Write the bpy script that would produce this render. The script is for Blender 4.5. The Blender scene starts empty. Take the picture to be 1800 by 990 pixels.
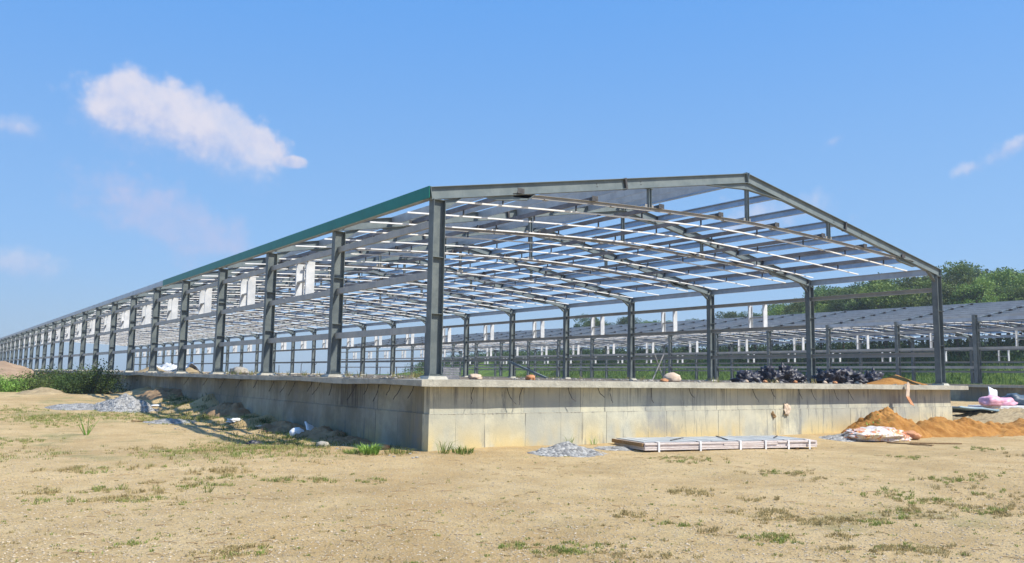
import bpy, math, random
from mathutils import Vector, noise
random.seed(7)
S = bpy.context.scene
COL = S.collection
rad = math.radians

# ------------------------------------------------------------------ camera
CX, CY, CZ = -9.384, -16.368, 0.005
YAW, PIT, ROL, FPX = 0.6119, 0.1124, 0.0153, 1474.67
F = Vector((math.sin(YAW)*math.cos(PIT), math.cos(YAW)*math.cos(PIT), math.sin(PIT)))
RT = Vector((math.cos(YAW), -math.sin(YAW), 0)); UP = RT.cross(F)
R2 = RT*math.cos(ROL)+UP*math.sin(ROL); U2 = -RT*math.sin(ROL)+UP*math.cos(ROL)
cam = bpy.data.objects.new('camera', bpy.data.cameras.new('camera')); COL.objects.link(cam)
from mathutils import Matrix
cam.matrix_world = Matrix(((R2.x, U2.x, -F.x, CX), (R2.y, U2.y, -F.y, CY), (R2.z, U2.z, -F.z, CZ), (0, 0, 0, 1)))
cam.data.sensor_width = 36; cam.data.lens = FPX/1800*36
cam.data.clip_start = 0.1; cam.data.clip_end = 8000
S.camera = cam
S.render.resolution_x = 1024; S.render.resolution_y = 563
# ------------------------------------------------------------------ light
SUN_EL, SUN_PHI = rad(50), rad(33)          # elevation; turned from -Y towards +X
SD = Vector((math.sin(SUN_PHI)*math.cos(SUN_EL), -math.cos(SUN_PHI)*math.cos(SUN_EL), math.sin(SUN_EL)))
sl = bpy.data.lights.new('sun', 'SUN'); sl.energy = 5.0; sl.angle = rad(0.8); sl.color = (1.0, .94, .83)
so = bpy.data.objects.new('sun', sl); COL.objects.link(so)
so.rotation_euler = SD.to_track_quat('Z', 'Y').to_euler()
S.view_settings.view_transform = 'Standard'; S.view_settings.look = 'None'
S.view_settings.exposure = 0.38; S.view_settings.gamma = 1
W = bpy.data.worlds.new('World'); S.world = W; W.use_nodes = True
SKY_STR = 0.15

def pray(px, py):
    return (F + R2*((px-900)/FPX) - U2*((py-495)/FPX)).normalized()

class NT:
    """tiny node helper"""
    def __init__(s, tree): s.t = tree; s.n = tree.nodes; s.l = tree.links
    def new(s, ty, **kw):
        n = s.n.new(ty)
        for k, v in kw.items(): setattr(n, k, v)
        return n
    def put(s, inp, v):
        if isinstance(v, bpy.types.NodeSocket): s.l.new(v, inp)
        elif v is not None:
            if hasattr(inp.default_value, '__len__') and not hasattr(v, '__len__'): v = (v,)*len(inp.default_value)
            if hasattr(v, '__len__') and len(v) == 3 and len(inp.default_value) == 4: v = tuple(v)+(1,)
            inp.default_value = v
    def m(s, op, a, b=None, c=None, clamp=False):
        n = s.new('ShaderNodeMath', operation=op, use_clamp=clamp)
        for i, v in enumerate((a, b, c)):
            if v is not None: s.put(n.inputs[i], v)
        return n.outputs[0]
    def vm(s, op, a, b=None):
        n = s.new('ShaderNodeVectorMath', operation=op)
        s.put(n.inputs[0], a)
        if b is not None: s.put(n.inputs[1], b)
        return n.outputs['Value'] if op in ('DOT_PRODUCT', 'LENGTH') else n.outputs[0]
    def noise(s, vec, scale, detail=4, rough=.5, dist=0):
        n = s.new('ShaderNodeTexNoise'); s.put(n.inputs['Vector'], vec)
        s.put(n.inputs['Scale'], scale); s.put(n.inputs['Detail'], detail); s.put(n.inputs['Roughness'], rough); s.put(n.inputs['Distortion'], dist)
        return n.outputs['Fac']
    def vor(s, vec, scale, out='Distance', feature='F1', rnd=1):
        n = s.new('ShaderNodeTexVoronoi', feature=feature); s.put(n.inputs['Vector'], vec); s.put(n.inputs['Scale'], scale); s.put(n.inputs['Randomness'], rnd)
        return n.outputs[out]
    def ramp(s, v, lo, hi, a=0., b=1.):
        n = s.new('ShaderNodeMapRange', interpolation_type='SMOOTHSTEP'); s.put(n.inputs[0], v)
        s.put(n.inputs[1], lo); s.put(n.inputs[2], hi); s.put(n.inputs[3], a); s.put(n.inputs[4], b)
        return n.outputs[0]
    def mix(s, f, a, b, bt='MIX'):
        n = s.new('ShaderNodeMix', data_type='RGBA', blend_type=bt)
        s.put(n.inputs[0], f); s.put(n.inputs[6], a); s.put(n.inputs[7], b)
        return n.outputs[2]
    def map(s, vec, sc=(1, 1, 1), loc=(0, 0, 0)):
        n = s.new('ShaderNodeMapping'); s.put(n.inputs[0], vec); n.inputs['Scale'].default_value = sc; n.inputs['Location'].default_value = loc
        return n.outputs[0]

def build_sky():
    g = NT(W.node_tree)
    for n in list(g.n): g.n.remove(n)
    sky = g.new('ShaderNodeTexSky', sky_type='NISHITA', sun_disc=False)
    sky.sun_elevation = SUN_EL; sky.sun_rotation = math.pi-SUN_PHI
    sky.altitude = 50; sky.air_density = 1.0; sky.dust_density = .6; sky.ozone_density = 2.2
    d = g.new('ShaderNodeTexCoord').outputs['Generated']
    col = sky.outputs[0]
    sp = g.new('ShaderNodeSeparateXYZ'); g.l.new(d, sp.inputs[0]); dz = sp.outputs[2]
    # clear summer air: deep blue above, milky blue near the horizon, paler towards the sun's side
    east = g.ramp(g.vm('DOT_PRODUCT', d, (.86, .5, 0)), -.1, 1.0)
    hor = g.mix(east, (.80, 1.5, 2.75), (1.65, 2.55, 3.75)); midc = g.mix(east, (.92, 2.02, 4.1), (1.28, 2.5, 4.4))
    gr = g.mix(g.ramp(dz, .0, .16), hor, midc); gr = g.mix(g.ramp(dz, .12, .5), gr, (.60, 1.98, 4.75))
    col = g.mix(.82, col, gr)
    n1 = g.noise(d, 34, 9, .62, .25)
    n2 = g.noise(d, 7, 5, .55); n3 = g.noise(g.map(d, (1, 1, 1), (3, 1, 2)), 17, 6, .6)
    b1 = g.m('SUBTRACT', .45, g.vor(d, 34, feature='SMOOTH_F1')); b2 = g.m('SUBTRACT', .45, g.vor(d, 80, feature='SMOOTH_F1')); b3 = g.m('SUBTRACT', .45, g.vor(d, 170, feature='SMOOTH_F1'))
    bil = g.m('ADD', g.m('MULTIPLY', b1, 1.0), g.m('ADD', g.m('MULTIPLY', b2, .6), g.m('MULTIPLY', b3, .3)))
    nn = g.m('ADD', g.m('ADD', bil, g.m('MULTIPLY', g.m('SUBTRACT', n1, .5), 1.1)), g.m('MULTIPLY', g.m('SUBTRACT', n2, .5), 1.0))
    # cloud blobs: centre px, half axes, tilt (in the sky, as directions), opacity, softness
    def cloud(blobs, op, soft_top, soft_bot, colr, amp, col):
        fields = []; vtop = None
        for (px, py, a, b, tilt) in blobs:
            c = pray(px, py); r = Vector((c.y, -c.x, 0)).normalized(); u = r.cross(c)
            ct, st = math.cos(tilt), math.sin(tilt)
            ra = r*ct+u*st; ua = -r*st+u*ct
            x = g.m('MULTIPLY', g.vm('DOT_PRODUCT', d, tuple(ra)), FPX/a)
            y = g.m('MULTIPLY', g.vm('DOT_PRODUCT', d, tuple(ua)), FPX/b)
            front = g.m('GREATER_THAN', g.vm('DOT_PRODUCT', d, tuple(c)), 0.3)
            yy = g.m('MULTIPLY', y, 1.0)
            r2 = g.m('ADD', g.m('MULTIPLY', x, x), g.m('MULTIPLY', yy, yy))
            f = g.m('MULTIPLY', g.m('SUBTRACT', 1.0, g.m('SQRT', r2)), 1)
            f = g.m('SUBTRACT', g.m('MULTIPLY', g.m('ADD', f, 5), front), 5)
            fields.append(f)
            if vtop is None: vtop = y
        f = fields[0]
        for k in fields[1:]: f = g.m('SMOOTH_MAX', f, k, .25)
        ff = g.m('ADD', f, g.m('MULTIPLY', nn, amp))
        w = g.ramp(vtop, -.9, .35, soft_bot, soft_top)
        al = g.m('DIVIDE', ff, w, clamp=True)
        al = g.m('MULTIPLY', g.m('MULTIPLY', al, al), g.m('SUBTRACT', 3.0, g.m('MULTIPLY', al, 2.0)))
        vv = g.m('ADD', vtop, g.m('MULTIPLY', nn, .7))
        al = g.m('MULTIPLY', g.m('MULTIPLY', al, op), g.ramp(vv, -1.1, .30, 0, 1))
        al = g.m('MULTIPLY', al, g.ramp(n3, .3, .62, .62, 1.0))
        inner = g.mix(g.ramp(g.m('ADD', vv, g.m('MULTIPLY', g.m('SUBTRACT', n1, .5), 1.3)), -.9, .7), (2.5, 2.85, 4.2), colr)
        return g.mix(al, col, inner)
    WH = (4.0, 3.92, 4.45)
    col = cloud([(325, 238, 180, 84, -.22), (222, 176, 58, 54, .0), (205, 215, 62, 56, 0), (285, 208, 84, 62, -.2), (365, 236, 95, 62, -.2), (445, 262, 75, 44, -.3), (514, 286, 30, 15, 0)], .95, .35, 1.5, WH, .34, col)
    col = cloud([(290, 395, 180, 75, -.3), (370, 430, 90, 45, -.3), (265, 365, 70, 35, -.1)], .62, .8, 1.2, (2.9, 3.05, 4.25), .55, col)
    col = cloud([(32, 230, 58, 28, 0)], .6, .8, 1.2, WH, .55, col)
    col = cloud([(35, 465, 75, 34, 0)], .5, .8, 1.2, WH, .55, col)
    col = cloud([(1775, 262, 70, 18, .45), (1705, 296, 34, 14, .2)], .65, .9, 1.2, WH, .9, col)
    col = cloud([(1466, 250, 32, 13, .4), (1595, 380, 30, 16, 0)], .5, .9, 1.2, WH, .7, col)
    col = cloud([(1370, 385, 120, 48, .1)], .6, .9, 1.2, WH, .8, col)
    bg = g.new('ShaderNodeBackground'); g.put(bg.inputs[0], col); g.put(bg.inputs[1], SKY_STR)
    out = g.new('ShaderNodeOutputWorld'); g.l.new(bg.outputs[0], out.inputs[0])
build_sky()

# ------------------------------------------------------------------ helpers
class MB:
    def __init__(s): s.v = []; s.f = []; s.mi = []
    def poly(s, pts, mi=0):
        k = len(s.v); s.v += [tuple(p) for p in pts]; s.f.append(tuple(range(k, k+len(pts)))); s.mi.append(mi)
    def hexa(s, P, mi=0):
        k = len(s.v); s.v += [tuple(p) for p in P]
        for q in ((0, 3, 2, 1), (4, 5, 6, 7), (0, 1, 5, 4), (1, 2, 6, 5), (2, 3, 7, 6), (3, 0, 4, 7)):
            s.f.append(tuple(k+i for i in q)); s.mi.append(mi)
    def box(s, x0, x1, y0, y1, z0, z1, mi=0):
        s.hexa([(x0, y0, z0), (x1, y0, z0), (x1, y1, z0), (x0, y1, z0), (x0, y0, z1), (x1, y0, z1), (x1, y1, z1), (x0, y1, z1)], mi)
    def beam(s, p0, p1, w, h, up=(0, 0, 1), ou=0, ov=0, mi=0):
        """bar p0->p1, w across, h along up, shifted ou across and ov along up"""
        p0 = Vector(p0); p1 = Vector(p1); d = (p1-p0).normalized(); up = Vector(up)
        si = d.cross(up).normalized(); u = si.cross(d).normalized()
        P = []
        for p in (p0, p1):
            for a, b in ((-1, -1), (1, -1), (1, 1), (-1, 1)):
                P.append(p+si*(ou+a*w/2)+u*(ov+b*h/2))
        s.hexa(P, mi)
    def ibeam(s, p0, p1, b, h, up, tf=.012, tw=.009, mi=0):
        s.beam(p0, p1, tw, h-2*tf, up, mi=mi)
        s.beam(p0, p1, b, tf, up, ov=h/2-tf/2, mi=mi); s.beam(p0, p1, b, tf, up, ov=-h/2+tf/2, mi=mi)
    def cbeam(s, p0, p1, b, h, up, side=1, t=.005, mi=0):
        """C section: web h along up, flanges b to one side, lips"""
        s.beam(p0, p1, t, h, up, mi=mi)
        s.beam(p0, p1, b, t, up, ou=side*(b/2+t/2), ov=h/2-t/2, mi=mi)
        s.beam(p0, p1, b, t, up, ou=side*(b/2+t/2), ov=-h/2+t/2, mi=mi)
        s.beam(p0, p1, t, .02, up, ou=side*(b), ov=h/2-t-.01, mi=mi)
        s.beam(p0, p1, t, .02, up, ou=side*(b), ov=-h/2+t+.01, mi=mi)
    def tube(s, pts, r, n=6, mi=0, r1=None):
        pts = [Vector(p) for p in pts]; k = len(s.v); m = len(pts)
        for i, p in enumerate(pts):
            d = (pts[min(i+1, m-1)]-pts[max(i-1, 0)]).normalized()
            a = d.cross(Vector((0, 0, 1)) if abs(d.z) < .9 else Vector((1, 0, 0))).normalized(); b = d.cross(a)
            rr = r if r1 is None else r+(r1-r)*i/(m-1)
            for j in range(n):
                t = 2*math.pi*j/n; s.v.append(tuple(p+(a*math.cos(t)+b*math.sin(t))*rr))
        for i in range(m-1):
            for j in range(n):
                s.f.append((k+i*n+j, k+i*n+(j+1) % n, k+(i+1)*n+(j+1) % n, k+(i+1)*n+j)); s.mi.append(mi)
        s.f.append(tuple(k+j for j in range(n))[::-1]); s.mi.append(mi)
        s.f.append(tuple(k+(m-1)*n+j for j in range(n))); s.mi.append(mi)
    def mesh(s, name, mats, smooth=False):
        me = bpy.data.meshes.new(name); me.from_pydata(s.v, [], s.f)
        for m in (mats if isinstance(mats, (list, tuple)) else [mats]): me.materials.append(m)
        if any(s.mi): me.polygons.foreach_set('material_index', s.mi)
        if smooth: me.polygons.foreach_set('use_smooth', [True]*len(s.f))
        me.update(); return me
    def obj(s, name, mats, parent=None, smooth=False, loc=None):
        return put(name, s.mesh(name, mats, smooth), parent, loc)
def put(name, me, parent=None, loc=None, rot=None, scale=None):
    o = bpy.data.objects.new(name, me); COL.objects.link(o)
    if parent: o.parent = parent
    if loc is not None: o.location = loc
    if rot is not None: o.rotation_euler = rot
    if scale is not None: o.scale = scale
    return o
def tag(o, label=None, cat=None, group=None, kind=None):
    if label: o['label'] = label
    if cat: o['category'] = cat
    if group: o['group'] = group
    if kind: o['kind'] = kind
    return o
def copy_tree(o, parent=None):
    c = o.copy(); COL.objects.link(c); c.parent = parent
    for ch in list(o.children): copy_tree(ch, c)
    return c
def sst(a, b, x):
    t = max(0, min(1, (x-a)/(b-a))); return t*t*(3-2*t)
def nz(x, y, z=0): return noise.noise(Vector((x, y, z)))
def fbm(x, y, z=0, o=4): return noise.fractal(Vector((x, y, z)), 1.0, 2.0, o)

# ------------------------------------------------------------------ materials
def new_mat(name):
    m = bpy.data.materials.new(name); m.use_nodes = True; g = NT(m.node_tree)
    b = g.n['Principled BSDF']; return m, g, b
def pos(g): return g.new('ShaderNodeNewGeometry').outputs['Position']
def objc(g): return g.new('ShaderNodeTexCoord').outputs['Object']
def bump(g, b, h, strength=.5, dist=.02):
    n = g.new('ShaderNodeBump'); g.put(n.inputs['Strength'], strength); g.put(n.inputs['Distance'], dist); g.put(n.inputs['Height'], h)
    g.l.new(n.outputs[0], b.inputs['Normal'])
def simple(name, c1, c2, scale=6, rough=.6, metal=0, bs=0, bscale=40, spec=.4, sc=(1, 1, 1), contrast=.18):
    m, g, b = new_mat(name); p = g.map(pos(g), sc)
    f = g.ramp(g.noise(p, scale, 6, .65), .5-contrast, .5+contrast)
    g.put(b.inputs['Base Color'], g.mix(f, c1, c2)); g.put(b.inputs['Roughness'], rough); g.put(b.inputs['Metallic'], metal)
    g.put(b.inputs['Specular IOR Level'], spec)
    if bs: bump(g, b, g.noise(p, bscale, 5, .6), bs, .02)
    return m
M = {}
def steel_mat(name, c1, c2, rust, rough, metal):
    m, g, b = new_mat(name); p = pos(g)
    c = g.mix(g.ramp(g.noise(p, 1.7, 6, .7), .35, .65), c1, c2)
    streak = g.ramp(g.noise(g.map(p, (9, 9, .8)), 1.0, 5, .6), .56, .78, 0, .35)
    c = g.mix(streak, c, tuple(x*.6 for x in c1))
    r = g.ramp(g.noise(p, 5.5, 7, .72), .62, .74, 0, rust)
    c = g.mix(r, c, (.20, .09, .045))
    g.put(b.inputs['Base Color'], c); g.put(b.inputs['Roughness'], g.m('ADD', rough, g.m('MULTIPLY', g.noise(p, 12, 4), .15)))
    g.put(b.inputs['Metallic'], metal); g.put(b.inputs['Specular IOR Level'], .35)
    return m
M['primer'] = steel_mat('primed_steel', (.14, .172, .178), (.195, .228, .228), .5, .42, 0)
M['colsteel'] = steel_mat('primed_column_steel', (.10, .122, .128), (.165, .19, .185), .4, .45, 0)
M['chord'] = steel_mat('weathered_steel', (.26, .255, .24), (.36, .34, .31), .75, .5, 0)
M['dark'] = simple('dark_steel', (.045, .045, .05), (.09, .085, .08), 8, .6)
M['galv'] = steel_mat('galvanised_steel', (.42, .46, .50), (.52, .57, .61), .05, .34, .45)
M['girt'] = steel_mat('girt_steel', (.33, .335, .325), (.44, .43, .39), .1, .4, .15)
M['lowpurl'] = steel_mat('lower_purlin_steel', (.16, .15, .155), (.26, .245, .24), .3, .5, .1)
M['white'] = simple('white_channel', (.50, .52, .54), (.68, .69, .70), 2.2, .35, 0)
M['batten'] = simple('white_pipe', (.80, .80, .80), (.90, .89, .87), 3, .35, 0)
M['green'] = simple('green_fascia', (.006, .16, .115), (.008, .19, .14), 2, .4, 0)

def concrete_mat(name, side=False):
    K = .80 if side else 1.06  # side walls get their shade painted in as a darker overall tone
    m, g, b = new_mat(name); p = pos(g)
    sep = g.new('ShaderNodeSeparateXYZ'); g.l.new(p, sep.inputs[0]); X, Y, Z = sep.outputs
    A = g.m('ADD', X, Y); A = g.m('ADD', A, g.m('MULTIPLY', g.m('SINE', g.m('MULTIPLY', A, 1.9)), .22)); A = g.m('ADD', A, g.m('MULTIPLY', g.m('SINE', g.m('MULTIPLY', A, 4.3)), .06))
    n1 = g.noise(p, 1.1, 6, .65); n2 = g.noise(p, 7, 7, .7)
    c = g.mix(g.ramp(n1, .36, .66), (.42, .41, .335), (.60, .565, .43))
    # individual pours, a little different from each other
    cell = g.m('FLOOR', g.m('DIVIDE', A, .93))
    wn = g.new('ShaderNodeTexWhiteNoise', noise_dimensions='1D'); g.put(wn.inputs['W'], cell)
    c = g.mix(g.m('MULTIPLY', wn.outputs[0], .6), c, (.34, .35, .33))
    # ochre staining low on the wall
    oc = g.m('MULTIPLY', g.ramp(Z, -1.8, -.8, 1, 0), g.ramp(g.noise(g.map(p, (1, 1, .5)), .75, 4, .6), .40, .56))
    c = g.mix(g.m('MULTIPLY', oc, .8), c, (.60, .45, .18))
    if side: c = g.mix(g.m('MULTIPLY', g.ramp(g.noise(p, .5, 5, .65), .35, .6), .7), c, (.21, .19, .13))  # dirt and warm shade of the side walls, both mixed into the colour
    # dark runs
    st = g.ramp(g.noise(g.map(p, (5.0, 5.0, .5)), 1.3, 8, .75, .4), .52, .64)
    stz = g.ramp(g.noise(p, .8, 3), .42, .56)
    c = g.mix(g.m('MULTIPLY', g.m('MULTIPLY', st, stz), .7), c, (.17, .175, .18))
    bl = g.ramp(g.noise(g.map(p, (1, 1, .6)), .9, 6, .7), .56, .72)
    c = g.mix(g.m('MULTIPLY', bl, .6), c, (.24, .25, .26))
    c = g.mix(g.ramp(n2, .56, .76, 0, .35), c, (.27, .27, .25))
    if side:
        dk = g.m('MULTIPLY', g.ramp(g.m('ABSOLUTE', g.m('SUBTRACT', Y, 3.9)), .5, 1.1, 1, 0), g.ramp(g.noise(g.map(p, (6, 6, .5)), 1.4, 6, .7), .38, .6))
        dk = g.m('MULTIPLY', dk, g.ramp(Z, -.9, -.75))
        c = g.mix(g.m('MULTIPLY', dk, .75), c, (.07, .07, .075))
    # form joints
    drip = g.m('MULTIPLY', g.ramp(g.noise(g.map(p, (9, 9, .25)), 1.1, 6, .7, .3), .5, .62), g.ramp(Z, -1.15, -.35, 0, 1)); drip = g.m('MULTIPLY', drip, g.ramp(g.noise(p, .6, 4), .4, .62))
    c = g.mix(g.m('MULTIPLY', drip, .6), c, (.12, .12, .125))
    fr = g.m('FRACT', g.m('DIVIDE', g.m('ADD', A, g.m('MULTIPLY', n2, .02)), .93))
    jl = g.m('LESS_THAN', g.m('MULTIPLY', fr, .93), .016)
    jv = g.m('MULTIPLY', jl, g.ramp(g.noise(p, 1.3, 3), .36, .55, .15, .85))
    c = g.mix(jv, c, (.13, .13, .12))
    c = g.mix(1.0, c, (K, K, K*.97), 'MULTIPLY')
    g.put(b.inputs['Base Color'], c); g.put(b.inputs['Roughness'], .88); g.put(b.inputs['Specular IOR Level'], .2)
    h = g.m('ADD', g.m('MULTIPLY', g.noise(p, 22, 6, .65), .6), g.m('MULTIPLY', g.noise(p, 3, 4), .6))
    bump(g, b, g.m('SUBTRACT', h, g.m('MULTIPLY', jl, .6)), .45, .02)
    return m
M['conc'] = concrete_mat('poured_concrete')
M['conc_side_shaded'] = concrete_mat('poured_concrete_side_shaded', True)
def slab_mat():
    m, g, b = new_mat('slab_concrete'); p = pos(g)
    sep = g.new('ShaderNodeSeparateXYZ'); g.l.new(p, sep.inputs[0]); X, Y, Z = sep.outputs
    c = g.mix(g.ramp(g.noise(p, 2.2, 6, .7), .34, .66), (.34, .325, .27), (.50, .475, .39))
    c = g.mix(g.ramp(g.noise(g.map(p, (4, 4, 1)), 2, 6, .75), .56, .7, 0, .55), c, (.20, .19, .165))
    ins = g.m('MULTIPLY', g.ramp(Y, -.35, .5), g.m('GREATER_THAN', Z, -.1))
    dirt = g.mix(g.ramp(g.noise(p, .8, 6, .7), .35, .65), (.13, .105, .08), (.27, .22, .16))
    c = g.mix(g.m('MULTIPLY', ins, g.ramp(g.noise(p, 1.5, 5, .7), .25, .45)), c, dirt)
    g.put(b.inputs['Base Color'], c); g.put(b.inputs['Roughness'], .9); g.put(b.inputs['Specular IOR Level'], .2)
    bump(g, b, g.noise(p, 16, 6, .7), .7, .03); return m
M['slab'] = slab_mat()
M['pad'] = simple('pad_concrete', (.42, .40, .34), (.54, .51, .42), 5, .9, 0, .5, 25)
M['earth'] = simple('brown_earth', (.22, .14, .08), (.36, .245, .14), 1.6, .95, 0, .9, 9, .1)
M['orange'] = simple('orange_earth', (.27, .12, .03), (.43, .22, .065), 2.6, .95, 0, 1, 14, .1)
M['straw'] = simple('straw_earth', (.25, .19, .11), (.42, .33, .2), 3, .95, 0, 1, 8, .1, (1, 4, 4))
M['pinkearth'] = simple('pale_red_earth', (.27, .185, .12), (.38, .27, .18), 1.5, .95, 0, .9, 6, .1)
def gravel_mat():
    m, g, b = new_mat('crushed_stone'); p = pos(g)
    v = g.new('ShaderNodeTexVoronoi'); g.put(v.inputs['Vector'], p); g.put(v.inputs['Scale'], 13)
    hs = g.new('ShaderNodeSeparateColor'); g.l.new(v.outputs['Color'], hs.inputs[0])
    c = g.mix(hs.outputs[0], (.12, .12, .12), (.42, .41, .385))
    g.put(b.inputs['Base Color'], c); g.put(b.inputs['Roughness'], .9)
    bump(g, b, g.m('SUBTRACT', 1, v.outputs['Distance']), 1, .04); return m
M['gravel'] = gravel_mat()
def ground_mat():
    m, g, b = new_mat('sandy_ground'); p = pos(g)
    sep = g.new('ShaderNodeSeparateXYZ'); g.l.new(p, sep.inputs[0]); X, Y, Z = sep.outputs
    n1 = g.noise(p, .22, 5, .6, .4); n2 = g.noise(p, 1.4, 7, .68); n3 = g.noise(g.map(p, (1, 1.0, 1), (9, 4, 0)), .55, 6, .7); n4 = g.noise(g.map(p, (1, 1.6, 1), (3, 8, 0)), .42, 6, .65)
    c = g.mix(g.ramp(n2, .32, .68), (.48, .335, .155), (.595, .445, .235))
    c = g.mix(g.ramp(n1, .47, .66, 0, .75), c, (.42, .275, .115))
    c = g.mix(g.ramp(n4, .5, .68, 0, .6), c, (.36, .25, .11))
    # thin green / straw cover
    band = g.m('MULTIPLY', g.ramp(Y, -2, 2.5), g.ramp(X, -1.2, -2.6))
    gr = g.m('MULTIPLY', g.ramp(n3, .52, .66), g.m('ADD', g.m('ADD', g.m('MULTIPLY', band, .75), .14), g.ramp(g.vm('LENGTH', g.vm('MULTIPLY', g.vm('SUBTRACT', p, (.6, -10.3, -1.7)), (.55, .8, 0))), .2, 1.9, .6, 0)))
    c = g.mix(gr, c, (.27, .25, .10))
    # pebbles
    v = g.new('ShaderNodeTexVoronoi'); g.put(v.inputs['Vector'], p); g.put(v.inputs['Scale'], 26); g.put(v.inputs['Randomness'], 1)
    hs = g.new('ShaderNodeSeparateColor'); g.l.new(v.outputs['Color'], hs.inputs[0])
    peb = g.m('MULTIPLY', g.ramp(hs.outputs[1], .55, .62), g.ramp(v.outputs['Distance'], .46, .3))
    pc = g.mix(hs.outputs[0], (.32, .25, .17), (.60, .52, .40))
    c = g.mix(g.m('MULTIPLY', peb, .75), c, pc)
    fine = g.noise(p, 34, 5, .75)
    c = g.mix(g.ramp(fine, .50, .64, 0, .6), c, (.25, .18, .10)); c = g.mix(g.ramp(g.noise(p, 60, 4, .8), .52, .62, 0, .45), c, (.66, .55, .38))
    dk = g.ramp(g.noise(p, 6.5, 5, .7), .63, .72, 0, .55)
    c = g.mix(dk, c, (.24, .165, .08))
    g.put(b.inputs['Base Color'], c); g.put(b.inputs['Roughness'], .95); g.put(b.inputs['Specular IOR Level'], .1)
    h = g.m('ADD', g.m('MULTIPLY', peb, .7), g.m('ADD', g.m('MULTIPLY', fine, .9), g.m('MULTIPLY', g.noise(p, 5, 5, .6), 1.2)))
    bump(g, b, h, .9, .035)
    return m
M['ground'] = ground_mat()
M['hill'] = simple('grassy_bank', (.055, .10, .018), (.13, .19, .035), .8, .95, 0, .8, 6, .1)
def leaf_mat(name, c1, c2, scale=1.2, trans=.25):
    m, g, b = new_mat(name); p = pos(g)
    oi = g.new('ShaderNodeObjectInfo').outputs['Random']
    f = g.ramp(g.noise(p, scale, 5, .7), .35, .65)
    c = g.mix(f, c1, c2)
    hs = g.new('ShaderNodeHueSaturation'); g.put(hs.inputs['Hue'], g.m('ADD', .485, g.m('MULTIPLY', oi, .03))); g.put(hs.inputs['Value'], g.m('ADD', .6, g.m('MULTIPLY', oi, .75))); g.put(hs.inputs['Color'], c)
    g.put(b.inputs['Base Color'], hs.outputs[0]); g.put(b.inputs['Roughness'], .6); g.put(b.inputs['Specular IOR Level'], .25)
    t = g.new('ShaderNodeBsdfTranslucent'); g.put(t.inputs[0], hs.outputs[0])
    mx = g.new('ShaderNodeMixShader'); g.put(mx.inputs[0], trans); g.l.new(b.outputs[0], mx.inputs[1]); g.l.new(t.outputs[0], mx.inputs[2])
    g.l.new(mx.outputs[0], g.n['Material Output'].inputs[0]); return m
M['leaf_dark'] = leaf_mat('dark_foliage', (.05, .09, .025), (.09, .14, .04), .35)
M['leaf_mid'] = leaf_mat('mid_foliage', (.08, .135, .03), (.14, .20, .05), .35)
M['leaf_light'] = leaf_mat('light_foliage', (.14, .21, .04), (.22, .29, .07), .35)
M['leaf_shrub'] = leaf_mat('shrub_foliage', (.04, .085, .018), (.11, .17, .04), 1.6)
M['leaf_weed'] = leaf_mat('weed_foliage', (.15, .27, .04), (.26, .38, .08), 2)
M['bark'] = simple('bark', (.07, .055, .04), (.14, .11, .08), 5, .9, 0, .8, 20)
M['grass_green'] = leaf_mat('green_grass', (.19, .24, .05), (.33, .34, .11), 3, .3)
M['grass_dry'] = leaf_mat('dry_grass', (.33, .25, .11), (.47, .38, .19), 3, .3)
M['grass_bank'] = leaf_mat('bank_grass', (.07, .13, .02), (.17, .24, .05), .7, .3)
M['sack_dark'] = simple('dark_plastic', (.016, .018, .032), (.045, .045, .065), 4, .45, 0, .8, 9, .5)
M['sack_pink'] = simple('pink_plastic', (.72, .32, .42), (.82, .46, .54), 4, .5, 0, .6, 7, .5)
M['sack_tan'] = simple('tan_cloth', (.50, .38, .28), (.66, .54, .42), 5, .8, 0, .8, 7, .2)
M['sack_orange'] = simple('orange_cloth', (.42, .17, .07), (.55, .28, .14), 6, .8, 0, .8, 9)
M['white_stuff'] = simple('white_plastic', (.66, .67, .68), (.84, .84, .84), 4, .5, 0, .4, 8)
M['grey_sheet'] = simple('grey_sheet', (.32, .345, .35), (.44, .46, .455), 1.3, .5, 0, .2, 6)
M['pinkwood'] = simple('pale_pink_board', (.60, .50, .46), (.76, .69, .65), 3, .7, 0, .4, 12, .3, (1, 6, 10))
M['wood'] = simple('raw_wood', (.22, .13, .06), (.36, .24, .12), 4, .85, 0, .5, 20, .2, (1, 6, 10))
M['blue_tarp'] = simple('blue_tarp', (.22, .32, .37), (.34, .44, .48), 3, .45, 0, .6, 6)
M['dark_tarp'] = simple('dark_blue_tarp', (.03, .06, .09), (.07, .11, .15), 3, .5, 0, .6, 6)
M['grey_rock'] = simple('rock', (.26, .24, .21), (.42, .39, .33), 5, .9, 0, .8, 14)
def patch_mat():
    m, g, b = new_mat('printed_plastic'); p = objc(g)
    n = g.noise(p, 3.2, 4, .6, 1.2)
    c = g.mix(g.ramp(n, .52, .58), (.66, .60, .57), (.55, .19, .07)); c = g.mix(g.ramp(g.noise(p, 5, 4, .6, 2), .56, .6, 0, .8), c, (.60, .45, .16))
    g.put(b.inputs['Base Color'], c); g.put(b.inputs['Roughness'], .3); bump(g, b, g.noise(p, 8, 5), .8, .05); return m
M['printed'] = patch_mat()

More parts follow.
